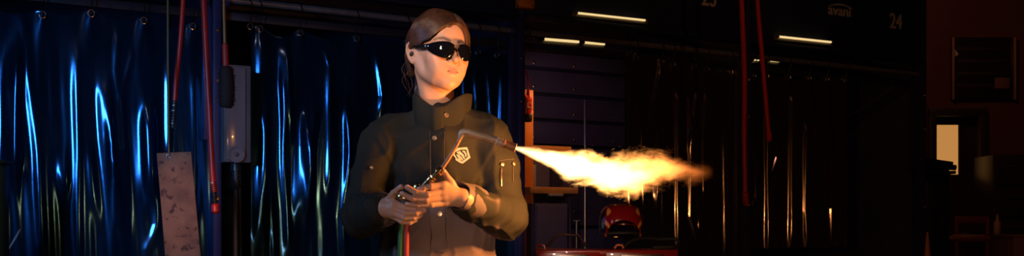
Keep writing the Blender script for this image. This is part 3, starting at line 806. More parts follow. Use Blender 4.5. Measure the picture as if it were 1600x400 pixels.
# ------------------------------------------------------------------ the row of welding booths
O = arr((-1.764, 5.752)); DU = arr((.8814, .4725)); DV = arr((-.4725, .8814)); UB = 2.062
def uv(u, v, z): p = O+DU*u+DV*v; return Vector((p[0], p[1], z))
def U(px, v=0):
    k = (px-800)/FOC; o = O+DV*v
    return (k*o[1]-o[0])/(DU[0]-k*DU[1])
def ZV(px, py, v=0):
    u = U(px, v); return CAMZ+(HY-py)/FOC*(O[1]+u*DU[1]+v*DV[1])
def BP(px, py, v=0): return uv(U(px, v), v, ZV(px, py, v))
RB = Matrix(((DU[0], DV[0], 0), (DU[1], DV[1], 0), (0, 0, 1)))
def bbox(b, u0, u1, v0, v1, z0, z1, bev=0):
    b.box(uv((u0+u1)/2, (v0+v1)/2, (z0+z1)/2), (abs(u1-u0), abs(v1-v0), abs(z1-z0)), RB, bev); return b
M_post = mat('blue_paint_post', (.034,.027,.10), rough=.45, noise=(.026,.02,.075), nscale=6, bump=.05, bscale=60)
M_fas = mat('blue_paint_fascia', (.014,.018,.055), rough=.5, noise=(.010,.012,.036), nscale=3)
M_inn = mat('blue_paint_inside', (.075,.065,.17), rough=.5, noise=(.055,.05,.13), nscale=4)
M_num = mat('white_vinyl', (.50,.45,.42), rough=.6)
M_pipe = mat('galvanised_pipe', (.26,.25,.27), rough=.40, metal=.5, noise=(.20,.19,.21), nscale=20, stretch=(1,1,1))
M_bar = mat('dull_bar', (.035,.032,.045), rough=.5, metal=.5)
M_or = mat('orange_paint', (.75,.24,.03), rough=.5, noise=(.6,.18,.03), nscale=10)
M_tube = mat('lit_tube', (.8,.8,.7), emit=(1,.72,.32), es=.95)
M_tubeh = mat('tube_housing', (.20,.18,.14), rough=.5)
M_screw = mat('screw', (.5,.35,.25), rough=.35, metal=1)

def booth(k, label):
    u0 = k*UB
    t = empty('welding_booth', uv(u0+UB/2, .8, 0), label, 'booth', 'welding booths in a row', rz=math.atan2(DU[1], DU[0]))
    posts = [u0]+([u0+UB] if k == 2 else [])
    for pu in posts:
        b = B(); bbox(b, pu-.036, pu+.012, -.06, .06, 0, 3.4, .006); b.out('post', M_post, t)
        b = B(); bbox(b, pu-.080, pu-.036, -.01, .05, 1.55, 2.36, .004); b.out('channel', M_post, t)
        for v, z in ((-.065, 2.2), (-.065, 1.9), (-.065, 1.2)):
            b = B(); b.lathe(uv(pu-.012, -.058, z), (-DV[0], -DV[1], 0), [(0,.012),(.005,.012),(.009,.008),(.0095,.001)], 12); b.out('bolt', M_screw, t)
    b = B(); bbox(b, u0+.03, u0+UB-.04, -.05, .0, 2.50, 3.4, .004)
    b.out('fascia', M_fas, t)
    b = B(); bbox(b, u0+.03, u0+UB-.04, -.075, .02, 2.485, 2.52, .006); b.out('fascia_rim', M_fas, t)
    b = B(); bbox(b, u0+.03, u0+UB-.03, .055, .075, 2.29, 2.34, .004); b.out('cross_bar', M_bar, t)
    # partition, back and roof of the booth
    b = B(); bbox(b, u0-.02, u0+.01, .06, 1.62, .05, 3.0); b.out('partition_panel', M_inn, t)
    if k == 2:
        b = B(); bbox(b, u0+UB-.02, u0+UB+.01, .06, 1.62, .05, 3.0); b.out('partition_panel', M_inn, t)
    b = B(); bbox(b, u0, u0+UB, 1.64, 1.66, .05, 3.0); b.out('back_panel', M_fas, t)
    b = B(); bbox(b, u0, u0+UB, .0, 1.66, 3.0, 3.03); b.out('hood_panel', M_fas, t)
    zs = [.05, .62, 1.02, 1.30, 1.585, 1.835, 2.09, 2.34, 2.68, 3.0] if k != 1 else [.05, .55, 1.02, ZV(860, 268, 1.6), ZV(860, 228, 1.6), ZV(860, 188, 1.6), ZV(860, 148, 1.6), ZV(860, 108, 1.6), ZV(860, 80, 1.6), 3.0]
    for z0, z1 in zip(zs, zs[1:]):
        b = B(); bbox(b, u0+.02, u0+UB-.03, 1.600, 1.638, z0+.016, z1-.016, .006)
        pn = b.out('back_slat_panel', M_inn, t)
        for q in range(5):
            if k != 1 or z0 < 1: continue
            p = uv(u0+.16+q*.43, 1.600, z0+(z1-z0)*.28); b = B()
            b.lathe(p, (-DV[0], -DV[1], 0), [(0,.014),(.004,.014),(.007,.009),(.0075,.001)], 10)
            b.out('screw', M_screw, pn)
    return t
def text(s, size, p, m, parent, ext=.003, name='number', rot=None, sx=1):
    cu = bpy.data.curves.new(name, 'FONT'); cu.body = s; cu.size = size; cu.extrude = ext; cu.align_x = 'CENTER'; cu.align_y = 'CENTER'; cu.offset = size*.012
    tmp = bpy.data.objects.new('tmp', cu); COL.objects.link(tmp)
    dg = bpy.context.evaluated_depsgraph_get(); dg.update()
    me = bpy.data.meshes.new_from_object(tmp.evaluated_get(dg)); bpy.data.objects.remove(tmp)
    Rz = Matrix.Rotation(math.atan2(DU[1], DU[0]), 4, 'Z') @ Matrix.Rotation(PI/2, 4, 'X') @ Matrix.Diagonal((sx, 1, 1, 1))
    me.transform(Matrix.Translation(p) @ Rz); me.materials.clear()
    return link(name, me, m, parent, smooth=False)
bo = [booth(-1, 'welding booth with blue curtain behind the rusty plate, nearest of the row'),
      booth(0, 'welding booth behind the woman, its curtain drawn across'),
      booth(1, 'welding booth behind the flame, half open, with louvred back wall'),
      booth(2, 'end welding booth numbered 24 with a dark open side')]
# bo[1] is the booth between post 0 and post 1; booth(2) must carry the end post
for px, py, s_, t in ((1108, -2, '23', bo[2]), (1400, 34.5, '24', bo[3])):
    u = U(px, -.052)
    o = text(s_, .185, uv(u, -.052, ZV(px, py, -.052)), M_num, t, sx=.86); o['label'] = 'white number '+s_
o = text('avani', .120, uv(U(1312, -.052), -.052, ZV(1312, 17.5, -.052)), M_num, bo[3], name='maker_lettering', sx=1.12)
b = B(); arc = [BP(1293+40*i/12, 10.5-5.5*math.sin(PI*i/12)**.8+(i/12)*4.5, -.056) for i in range(13)]
b.tube(arc, [.0015+.006*math.sin(PI*i/12) for i in range(13)], 8); b.out('logo_swoosh', M_num, bo[3])

# rail pipe through all booths
b = B(); b.cyl(uv(-1.15*UB, 0, 2.40), uv(3.02*UB, 0, 2.40), .021, n=24)
rail = b.out('curtain_rail', M_pipe); tag(rail, 'long steel curtain pipe running along the row of booths', 'pipe')
for i, k in enumerate((0, 1, 2)):
    for s_ in (-1, 1):
        p = uv(k*UB+s_*.06-.005, 0, 2.40); b = B(); b.lathe(p-Vector((*(DU*.012), 0)), (*DU, 0), [(0,.045),(.004,.048),(.02,.048),(.024,.045)], 20); c = b.out('pipe_flange', M_post, rail)
# the tube lamps on the fascia and inside the booths
def lamp(px0, py0, px1, py1, v, r, label, name='tube_lamp', g=None, hous=True, up=.02):
    a, c = BP(px0, py0, v), BP(px1, py1, v); t = empty(name, (a+c)/2, label, 'lamp', g)
    b = B(); b.cyl(a, c, r, n=14); b.out('glass_tube', M_tube, t)
    d = (c-a).normalized(); n_ = Vector((DV[0], DV[1], 0))
    b = B(); q = Matrix((d, n_, d.cross(n_))).transposed(); b.box((a+c)/2+n_*(r+.012)-Vector((0,0,r*1.2)), ((c-a).length+.04, .022, r*4.2), q, .004); b.out('housing', M_tubeh, t)
    for e in (a, c):
        b = B(); b.cyl(e-d*.012, e+d*.012, r*1.25, n=12); b.out('tube_cap', M_tubeh, t)
    return t
lamp(900, 20, 1010, 32, -.085, .0075, 'long lit tube lamp on the hood front above the flame', g='lamps of the booths')
lamp(1215, 57, 1300, 66, -.085, .0085, 'lit tube lamp on the hood front of the booth numbered 24', g='lamps of the booths')
lamp(848, 61, 906, 65.5, 1.0, .011, 'lit tube lamp inside the open booth, the longer one of the pair', g='lamps of the booths')
lamp(911, 66, 946, 69, 1.0, .011, 'short lit tube lamp inside the open booth, beside the longer tube', g='lamps of the booths')
lamp(1168, 92, 1187, 93.3, 1.0, .011, 'lit tube lamp inside the end booth between the two red hoses', g='lamps of the booths')
lamp(1200, 94, 1219, 95.5, 1.0, .011, 'lit tube lamp inside the end booth just beyond the red hoses', g='lamps of the booths')
# orange sign box on top of the second post
b = B(); q0 = BP(806, 13, -.09); q1 = BP(834, -22, -.09)
bx = empty('orange_box', (q0+q1)/2, 'small orange box fixed high on the blue post beside the flame booth', 'box')
b.box((q0+q1)/2, (.125, .06, .155), RB, .006); b.out('body', M_or, bx)
for px in (808, 832):
    b = B(); b.lathe(BP(px, 10, -.118), (-DV[0], -DV[1], 0), [(0,.008),(.004,.008),(.006,.005),(.0065,.001)], 10); b.out('bolt', M_screw, bx)

# ------------------------------------------------------------------ welding curtains
M_cur = mat('blue_vinyl', (.05,.18,.42), rough=.15, metal=.92, spec=1, bump=.16, bscale=7, noise=(.025,.11,.28), nscale=3)
M_cur.node_tree.nodes['Principled BSDF'].inputs['Specular Tint'].default_value = (.22,.55,1,1)
M_cur2 = mat('dark_vinyl', (.34,.26,.26), rough=.13, metal=.93, spec=1, coat=1, bump=.10, bscale=9)
M_ring = mat('grommet', (.65,.62,.60), rough=.25, metal=1)
M_hook = mat('hook_wire', (.05,.05,.05), rough=.4, metal=1)
def curtain(label, pa, pb, hooks, streaks, m, seed, ramps=(), wk=1.35, lamp_at=(-2.3, 1.4), v0=.0, zb=.28, fold=.0095, lam=.21, group='vinyl curtains of the booths', hk=True):
    """hooks: picture points of the grommets; streaks: (path of picture points, width m, depth m)"""
    ua, ub = U(pa, v0), U(pb, v0)
    hp = sorted((U(px, v0), ZV(px, py, v0)) for px, py in hooks)
    hu = arr([h[0] for h in hp]); hz = arr([h[1] for h in hp])
    nu = int((ub-ua)/.0075); nz = 250
    u = np.linspace(ua, ub, nu); r = np.random.default_rng(seed)
    ztop = np.interp(u, hu, hz)
    for i in range(len(hu)-1):
        t = (u-hu[i])/(hu[i+1]-hu[i]); mk = (t > 0) & (t < 1); sg = r.uniform(.02, .07)*min(1, (hu[i+1]-hu[i])/.25)
        ztop -= np.where(mk, sg*np.sin(PI*np.clip(t, 0, 1))**1.2, 0)
    ztop += .022
    w_ = np.linspace(0, 1, nz)[:, None]; Zg = ztop[None, :]*(1-w_)+zb*w_; Ug = np.repeat(u[None, :], nz, 0)
    a = r.random(8)*6.28
    ph = .5*np.sin(Zg*1.7+a[0])+.35*np.sin(Zg*3.9+a[1]+Ug*2)
    D = fold*(np.sin(Ug*2*PI/lam+ph+a[2]+.9*np.sin(Ug*5+a[3]))*.8+.2*np.sin(Ug*2*PI/(lam*.43)+ph*1.7+a[4]))
    D += .0015*np.sin(Ug*2*PI/.06+3*np.sin(Zg*2+a[5])+a[6])*np.sin(Zg*4+Ug*3)
    fade = np.clip((ztop[None, :]-Zg)/.45, .15, 1)
    D = D*fade
    # creases hang from the grommets
    for h, z in hp:
        dd = np.abs(Ug-h); D -= .012*np.exp(-(dd/(.02+.20*np.clip(z-Zg, 0, 1)))**2)*np.exp(-np.clip(z-Zg, 0, 9)/.25)
    for pth, wd, am in streaks:
        pu = arr([U(x, v0) for x, y in pth]); pz = arr([ZV(x, y, v0) for x, y in pth]); o = np.argsort(pz)
        uc = np.interp(Zg, pz[o], pu[o])
        up = 1/(1+np.exp(-(Zg-(pz.min()-.01))/.035)); dn = 1/(1+np.exp((Zg-(pz.max()+.01))/.035))
        # the fold is as deep as it takes to turn its flank half way towards the lamp
        um = float(pu.mean()); q_ = O+DU*um+DV*v0; a1 = arr(lamp_at)-q_; a1 /= np.linalg.norm(a1); a2 = -q_/np.linalg.norm(q_); bs = a1+a2
        rq = abs(bs@DU/(bs@-DV)); w2 = wd*wk; am2 = 1.12*rq*w2/.858
        D -= am2*np.exp(-((Ug-uc)/w2)**2)*up*dn
    for pth, w, sl in ramps:                     # a flat facet turned to one side, then folding back
        pu = arr([U(x, v0) for x, y in pth]); pz = arr([ZV(x, y, v0) for x, y in pth]); o = np.argsort(pz)
        uc = np.interp(Zg, pz[o], pu[o]); s_ = (Ug-uc)/w+.5
        up = 1/(1+np.exp(-(Zg-pz.min())/.05)); dn = 1/(1+np.exp((Zg-pz.max())/.05))
        D -= sl*w*np.where(s_ < 1, np.clip(s_, 0, 1), np.clip(1-(s_-1)/.5, 0, 1))*up*dn
    Pn = np.stack([O[0]+DU[0]*Ug+DV[0]*(v0+D), O[1]+DU[1]*Ug+DV[1]*(v0+D), Zg], -1).reshape(-1, 3)
    i = np.arange(nz-1)[:, None]*nu+np.arange(nu-1)[None, :]
    F = np.stack([i, i+nu, i+nu+1, i+1], -1).reshape(-1, 4)
    sh = empty('welding_curtain', uv((ua+ub)/2, v0, 0), label, 'curtain', group)
    mesh_np('vinyl_sheet', Pn, F, m, sh)
    # hem along the top edge
    top = [Vector(Pn[k]) for k in range(0, nu, 3)]
    b = B(); b.tube(top, .0045, 6); b.out('top_hem', m, sh)
    for (h, z) in hp:
        kk = int(np.argmin(np.abs(u-h))); base = Vector(Pn[kk]); dv = (base.x-O[0])*DV[0]+(base.y-O[1])*DV[1]
        c = uv(h, dv-.008, z)
        b = B(); b.tube([c+Vector((DU[0]*math.cos(t)*.017, DU[1]*math.cos(t)*.017, math.sin(t)*.019)) for t in np.linspace(0, 2*PI, 18, endpoint=False)], .0045, 8, closed=True)
        b.out('grommet', M_ring, sh)
        if hk:
            top_ = uv(h-.004, 0, 2.40)
            path = [c+Vector((0,0,-.012)), c+Vector((0,0,.012)), c.lerp(top_, .45)+Vector((DU[0]*.008, DU[1]*.008, 0)), uv(h+.004, -.027, 2.385)]+[uv(h-.004, -.027*math.cos(t), 2.40+.028*math.sin(t)) for t in np.linspace(0, PI*1.15, 8)]
            b = B(); b.tube(spline(path, 3), .0035, 6); hh = b.out('curtain_hook', M_hook)
            HOOKS.append((hh, label))
    return sh
HOOKS = []
def vs(x, y0, y1, x1=None): return [(x, y0), ((x+(x1 or x))/2, (y0+y1)/2), (x1 or x, y1)]
curtain('dark blue vinyl curtain on the near side of the first blue post', -330, 332,
  [(-260,-22),(-190,-14),(-120,-8),(-50,2),(66,24),(142,22),(224,33),(300,42),(326,42)],
  [([(22,90),(14,150),(24,270)],.045,.035),([(36,30),(44,110),(60,240),(66,390)],.020,.028),(vs(122,90,395,124),.016,.026),
   ([(163,140),(168,220),(178,300),(186,362)],.028,.036),([(184,285),(190,330)],.012,.015),([(228,180),(230,290)],.030,.032),
   ([(184,60),(181,110),(186,158)],.014,.022),([(205,90),(190,150)],.010,.014),([(247,260),(246,350),(232,390)],.018,.026),([(92,265),(98,290)],.022,.018),([(304,120),(306,330)],.018,.03),([(262,110),(264,230)],.014,.02),
   ([(140,240),(150,330)],.02,.02)], M_cur, 3, v0=.02, fold=.0045,
  ramps=[([(229,175),(231,300)],.055,.52),([(16,80),(12,280)],.07,.50),([(168,195),(174,280)],.035,.52),([(95,255),(97,285)],.05,.5)])
curtain('dark blue vinyl curtain drawn behind the woman', 392, 802,
  [(390,42),(405,46),(468,52),(556,61),(635,68),(700,77),(745,82),(775,86),(800,90)],
  [(vs(410,60,370,408),.030,.040),(vs(424,275,400,427),.014,.024),([(440,120),(444,265),(452,390)],.016,.026),
   ([(476,190),(484,290)],.02,.024),(vs(515,110,290,514),.020,.032),([(540,170),(542,240),(535,340),(538,400)],.020,.036),([(590,90),(597,150),(594,175)],.018,.026),
   ([(528,75),(515,105),(508,80)],.010,.020),(vs(725,100,165),.012,.026),([(742,118),(744,168)],.012,.028),(vs(762,110,200,768),.014,.03),(vs(783,110,230,781),.012,.02)], M_cur, 5, v0=.02, fold=.0045,
  ramps=[([(478,180),(470,230),(466,335)],.10,.535),([(410,180),(408,300)],.045,.535),([(541,175),(541,290)],.03,.53),([(440,80),(446,200)],.06,.60)])
curtain('dark vinyl curtain hanging right behind the flame tip', 976, 1152,
  [(980,82),(992,90),(1032,96),(1050,100),(1083,104),(1103,108),(1140,112),(1150,113)],
  [(vs(983,120,330,984),.012,.03),(vs(1002,190,330,1006),.012,.028),([(1030,110),(1014,200)],.009,.022),(vs(1036,200,400,1034),.014,.036),(vs(1057,150,395,1058),.016,.03),
   ([(1088,140),(1080,200),(1076,225)],.010,.028),([(1076,160),(1078,240),(1078,340),(1086,368)],.012,.026),([(1102,150),(1099,220),(1100,300),(1090,370)],.014,.03),(vs(1130,210,395,1133),.013,.032),([(1090,290),(1090,355)],.012,.02)], M_cur2, 11, v0=.02, fold=.006, ramps=[([(1024,215),(1021,320)],.045,.80)], lam=.19, wk=1.5, lamp_at=(.25, 2.65))
curtain('dark vinyl curtain of the end booth beyond the red hoses', 1172, 1322,
  [(1176,118),(1196,119),(1230,121),(1262,122),(1290,124),(1318,126)],
  [(vs(1181,240,350,1178),.012,.032),(vs(1197,170,395,1198),.014,.034),([(1214,240),(1204,275)],.010,.022),(vs(1235,150,385,1233),.016,.038),([(1258,200),(1257,330),(1259,385)],.014,.034),([(1285,310),(1297,325),(1298,385)],.013,.030),([(1170,330),(1180,310)],.01,.02)], M_cur2, 17, wk=1.5, lamp_at=(.25, 2.65), v0=.02, zb=ZV(1260, 387, .02), lam=.2)
HL = 'black wire curtain hook on the steel pipe'
names = {}
for hh, lb in HOOKS:
    w_ = 'left of the first blue post' if 'near side' in lb else 'behind the woman' if 'woman' in lb else 'behind the flame tip' if 'tip' in lb else 'of the end booth'
    tag(hh, 'thin black hook on the pipe holding the curtain '+w_, 'hook', 'hooks of the curtain '+w_)

# ------------------------------------------------------------------ things before the curtains on the left
def D3(px, py, y): return W(px, py, y)
M_red = mat('red_rubber', (.55,.02,.012), rough=.35); M_redd = mat('red_sleeve', (.40,.02,.01), rough=.5)
M_spr = mat('spring_steel', (.35,.33,.32), rough=.35, metal=1)
def hose_w_spring(pts, y, r, label, spring=None, end=None, g='red hanging hoses'):
    t = empty('red_hose', D3(*pts[0], y), label, 'hose', g)
    p_ = D3(*pts[0], y); up_ = [(p_.x-.03, p_.y, 4.99), (p_.x-.01, p_.y, 3.6)]
    b = B(); b.tube(spline(up_+[D3(px, py, y) for px, py in pts], 6), r, 14); b.out('rubber_hose', M_red, t)
    if spring:
        a, c = D3(*spring[0], y), D3(*spring[1], y); n = 110; N_ = 11
        d = (c-a).normalized(); s_ = d.cross(Vector((0,1,0))).normalized(); q = d.cross(s_)
        b = B(); b.tube([a.lerp(c, i/n)+(s_*math.cos(2*PI*N_*i/n)+q*math.sin(2*PI*N_*i/n))*r*1.05 for i in range(n+1)], r*.18, 6); b.out('spring_guard', M_spr, t)
        b = B(); b.cyl(a, c, r*.75, n=12); b.out('core', M_dark, t)
    if end:
        b = B(); a, c = D3(*end[0], y), D3(*end[1], y); b.lathe(a, c-a, [(0,r*.9),(.01,r*1.35),((c-a).length*.8,r*1.3),((c-a).length,r*.5)], 14); b.out('end_cap', M_red, t)
    return t
hose_w_spring([(288,-60),(286,0),(282,60),(276,120),(273,158)], 5.0, .0125, 'red hose with steel spring end hanging above the rusty plate', spring=((273,156),(270,200)))
hose_w_spring([(314,-60),(318,0),(322,80),(327,170),(332,270),(335,300)], 5.0, .0150, 'long red hose hanging beside the first blue post', spring=((333,285),(336,320)), end=((336,318),(337,334)))
hose_w_spring([(1154,-60),(1159,10),(1163,120),(1163,220),(1165,300)], 6.6, .017, 'straight red hose hanging before the post of the end booth', end=((1165,300),(1166,322)))
hose_w_spring([(1180,-60),(1184,10),(1190,80),(1196,150),(1201,208)], 6.6, .015, 'slanting red hose hanging before the end booth curtain', end=((1201,206),(1202,222)))
# rusty plate hung on a thin rod
M_rust = mat('rusty_steel', (.22,.11,.06), rough=.65, metal=.2, noise=(.13,.06,.034), nscale=9, bump=.35, bscale=30)
def rust_spots():
    m = M_rust; nt = m.node_tree; b = nt.nodes['Principled BSDF']
    src = b.inputs['Base Color'].links[0].from_socket
    n = nt.nodes.new('ShaderNodeTexNoise'); n.inputs['Scale'].default_value = 26; n.inputs['Detail'].default_value = 3
    tc = [x for x in nt.nodes if x.type == 'TEX_COORD'][0]; nt.links.new(tc.outputs['Object'], n.inputs['Vector'])
    r = nt.nodes.new('ShaderNodeMapRange'); r.inputs['From Min'].default_value = .58; r.inputs['From Max'].default_value = .66; nt.links.new(n.outputs['Fac'], r.inputs['Value'])
    mx = nt.nodes.new('ShaderNodeMix'); mx.data_type = 'RGBA'; nt.links.new(r.outputs[0], mx.inputs['Factor']); nt.links.new(src, mx.inputs['A']); mx.inputs['B'].default_value = (.055,.020,.012,1)
    nt.links.new(mx.outputs['Result'], b.inputs['Base Color'])
rust_spots()
yp = 4.9; cs = [D3(244.5,239,yp), D3(298.5,237,yp-.02), D3(318,450,yp-.10), D3(262,450,yp-.08)]
pl = empty('steel_plate', D3(280,440,yp), 'rusty brown steel plate hanging in front of the blue curtain', 'plate')
b = B(); b.prism(cs, (0,.008,0)); o = b.out('plate_body', M_rust, pl, smooth=False); md = o.modifiers.new('b','BEVEL'); md.width = .002
rd = empty('hanging_rod', D3(264,100,yp), 'thin brass-coloured rod from which the rusty plate hangs', 'rod')
b = B(); b.tube([(D3(262,-90,yp).x, yp, 4.99), D3(262,-90,yp), D3(262.5,100,yp), D3(264,244,yp-.006)], .0065, 10); b.out('rod_body', mat('rod_brass', (.10,.06,.02), rough=.5, metal=.2), rd)
b = B(); b.tube([D3(264,242,yp-.005)+Vector((.010*math.cos(a), -.008, .012*math.sin(a)-.01)) for a in np.linspace(0, 2*PI, 14, endpoint=False)], .0025, 6, closed=True); b.out('ring_end', M_spr, rd)
# wall box with round gauge and cable
M_box = mat('grey_box', (.20,.16,.17), rough=.45, noise=(.16,.13,.14), nscale=4); M_clear = mat('clear_cover', (.28,.22,.23), rough=.2, coat=.6)
v = -.10; p0, p1 = BP(347, 254, v), BP(389, 105, v)
jb = empty('control_box', (p0+p1)/2, 'tall grey control box beside the first blue post', 'box')
cc = (p0+p1)/2; wb = (p1-p0).xy.length; hb = p1.z-p0.z
b = B(); b.box(cc, (wb, .11, hb), RB, .008); b.out('body', M_box, jb)
b = B(); b.box(cc+RB@Vector((-.012,-.060,-.0)), (wb-.045, .014, hb-.03), RB, .004); b.out('front_cover', M_clear, jb)
g = cc+RB@Vector((-.012,-.068,-hb*.42)); nv = RB@Vector((0,-1,0))
b = B(); b.lathe(g, nv, [(0,.048),(.006,.050),(.012,.048),(.012,.040),(.006,.038)], 28, cap=True); b.out('round_window', M_clear, jb)
b = B(); b.sph(g+nv*.01, .012, n=12); b.out('knob', M_box, jb)
gl_ = cc+RB@Vector((0,-.01,-hb/2))
b = B(); b.lathe(gl_, (0,0,-1), [(0,.030),(.02,.034),(.05,.034),(.052,.026),(.10,.026),(.102,.032),(.14,.030),(.16,.020)], 20); b.out('cable_gland', mat('black_plastic', (.025,.025,.03), rough=.3), jb)
cb_ = empty('black_cable', gl_-Vector((0,0,.5)), 'thick black cable running down from the grey control box', 'cable')
b = B(); b.tube([gl_-Vector((0,0,.155)), gl_-Vector((0,0,.6)), Vector((gl_.x+.01, gl_.y, .01))], .017, 14); b.out('sheath', M_dark, cb_)
b = B(); b.tube([gl_-Vector((-.022,0,.06)), gl_-Vector((-.03,0,.6)), Vector((gl_.x+.05, gl_.y, .01))], .008, 10); b.out('side_wire', M_dark, cb_)
# hanging wire brush
yb = 4.75
br = empty('wire_brush', D3(354,100,yb), 'long-handled brush hanging in front of the grey control box', 'brush')
b = B(); b.tube([D3(350,-60,yb), D3(350,12,yb), D3(351.5,70,yb)], [.006,.0085,.009], 12); b.out('handle', mat('brass_handle', (.30,.15,.04), rough=.4, metal=.4), br)
b = B(); b.tube([(D3(350,-60,yb).x, yb, 4.99), D3(350,-58,yb)], .003, 8); b.out('cord', M_dark, br)
b = B(); b.lathe(D3(351.5,68,yb), D3(353,106,yb)-D3(351.5,68,yb), [(0,.010),(.006,.0150),(.10,.0165),(.118,.013)], 16); b.out('red_grip', M_redd, br)
b = B(); 
sp_ = spline([D3(353,104,yb), D3(354,120,yb), D3(354.5,140,yb), D3(354,158,yb), D3(353,168,yb)], 6); rr_ = [.022+.016*math.sin(PI*min(1,i/len(sp_)*1.02))**.5 for i in range(len(sp_))]
b.tube(sp_, rr_, 16); core = b.out('bristle_core', mat('bristle_brown', (.020,.007,.005), rough=.8), br)
b = B(); r2 = random.Random(3)
for i in range(260):
    t = r2.random(); k = int(t*(len(sp_)-1)); c = Vector(sp_[k]); a = r2.uniform(0, 2*PI); d = Vector((math.cos(a), math.sin(a)*.7, r2.uniform(-.2,.2))); b.cyl(c+d*.01, c+d*(rr_[k]+.010), .0022, .0012, 5)
bo_ = b.out('bristles', mat('bristle_brown2', (.028,.009,.006), rough=.8), br); bo_['kind'] = 'stuff'
# narrow olive post at the very edge and a pale strip on the floor rack
t = empty('olive_post', D3(-8,300,4.6), 'olive yellow post at the near end of the row', 'post')
b = B(); a = D3(-14,255,4.6); b.box((a.x, a.y, a.z/2), (.13, .10, a.z), None, .01); b.out('shaft', mat('olive_paint', (.10,.075,.012), rough=.5), t)
b = B(); b.box((a.x, a.y, a.z+.004), (.15, .12, .02), None, .004); b.out('top_plate', mat('olive_paint_top', (.09,.07,.012), rough=.5), t)
b = B(); t = empty('pale_strip', D3(22,375,5.0), 'slim pale metal strip leaning before the blue curtain', 'strip')
b.prism([D3(8,398,5.0), D3(13,392,5.0), D3(34,358,5.02), D3(33,354,5.02), D3(28,360,5.02)], (0,.006,0)); b.out('strip_body', mat('pale_steel', (.55,.48,.48), rough=.5, metal=.3), t, smooth=False)
a = D3(10,396,5.0); b = B(); b.cyl((a.x,a.y,.0), (a.x,a.y,a.z), .012, n=10); b.cyl((a.x,a.y,.0), (a.x,a.y,.012), .07, n=20); b.out('strip_stand', M_dark, t)

# ------------------------------------------------------------------ inside the flame booth
M_shelf = mat('warm_board', (.55,.26,.09), rough=.6, noise=(.45,.2,.07), nscale=12); M_pale = mat('grey_panel', (.30,.27,.33), rough=.6)
sv_ = .55
sh = empty('tool_shelf', uv(U(850, sv_), sv_, 0), 'orange-lit tool shelf with upright board behind the torch nozzle', 'shelf')
b = B(); bbox(b, U(814, sv_), U(833.5, sv_), sv_, sv_+.05, .02, ZV(824, 140, sv_), .004); b.out('upright_board', M_or, sh)
b = B(); bbox(b, U(833, sv_), U(893, sv_), sv_, sv_+.03, ZV(860, 246, sv_), ZV(860, 228, sv_), .004); b.out('cross_board', M_shelf, sh)
b = B(); bbox(b, U(818, sv_), U(893, sv_), sv_-.10, sv_+.30, ZV(850, 303, sv_), ZV(850, 293, sv_), .004); b.out('shelf_board', M_shelf, sh)
b = B(); bbox(b, U(846, sv_), U(868, sv_), sv_-.12, sv_-.09, ZV(850, 307, sv_), ZV(850, 303, sv_), .002); b.out('label_holder', M_pale, sh)
b = B(); bbox(b, U(833, sv_), U(893, sv_), sv_+.30, sv_+.32, .02, ZV(860, 246, sv_), .004); b.out('rear_sheet', M_inn, sh)
b = B(); bbox(b, U(889, sv_), U(893, sv_), sv_, sv_+.30, .02, ZV(860, 246, sv_), .004); b.out('side_upright', M_inn, sh)
b = B(); pb = empty('grey_case', uv(U(828,sv_), sv_+.1, 0), 'grey upright case standing on the orange-lit shelf', 'case')
bbox(b, U(820, sv_), U(841, sv_), sv_+.03, sv_+.18, ZV(850, 293, sv_)+.001, ZV(850, 256, sv_), .008); b.out('shell', M_pale, pb)
b = B(); bbox(b, U(823, sv_), U(838, sv_), sv_+.024, sv_+.032, ZV(850, 288, sv_), ZV(850, 262, sv_), .003); b.out('front_plate', M_pale, pb)
# stand bench below it
b = B(); bn = empty('cabinet', uv(U(855,.3), .4, 0), 'dull blue floor cabinet under the tool shelf', 'cabinet')
bbox(b, U(835, .42), U(885, .42), .40, .82, .02, ZV(850, 318, .42), .008); b.out('carcass', M_inn, bn)
b = B(); bbox(b, U(838, .40), U(882, .40), .385, .40, .10, ZV(850, 322, .42), .004); d_ = b.out('door', M_inn, bn)
b = B(); bbox(b, U(877, .38), U(879, .38), .365, .385, .70, .85, .004); b.out('handle', M_spr, d_)
# red glove hanging on the post
gv = empty('work_glove', D3(824,165,6.5), 'red glove with black cuff hanging on the orange board', 'glove')
c = BP(825, 165, .42)
b = B(); V_ = []
def glove(P):
    q = (P-arr(c))@np.array(RB); d = ell(q, (0, 0, .0), (.036, .020, .085))
    d = smin(d, cap(q, (.006, 0, .05), (.004, 0, .115), .020, .012), .02); d = smin(d, cap(q, (-.01, -.004, .03), (-.034, -.008, .075), .016, .010), .015)
    return d
ax3 = lambda cc_, r, s_: axis_steps([(cc_-r, cc_+r, s_)])
V, F = nets(glove, ax3(c.x,.08,.006), ax3(c.y,.08,.006), ax3(c.z,.15,.006)); F = vol_flip(V, F); mesh_np('red_palm', V, F, M_red, gv)
b = B(); b.lathe(c+Vector((0,0,-.065)), (.04,0,-1), [(0,.030),(.01,.033),(.045,.030),(.06,.022)], 16); b.out('black_cuff', M_dark, gv)
b = B(); n_ = Vector((-DV[0]*-1, -DV[1], 0)); b.tube([c+RB@Vector((.016*math.cos(a), -.020, .022*math.sin(a)-.0)) for a in np.linspace(0, 2*PI, 16, endpoint=False)], .003, 6, closed=True); b.tube([c+RB@Vector((x, -.0215, -.018)) for x in (-.018, .0, .02)], .003, 6); b.out('white_print', M_num, gv)
b = B(); b.tube([c+Vector((0,0,.11)), c+Vector((0,0,.22)), c+RB@Vector((-.02,0,.26))], .006, 8); b.out('hanging_loop', M_red, gv)
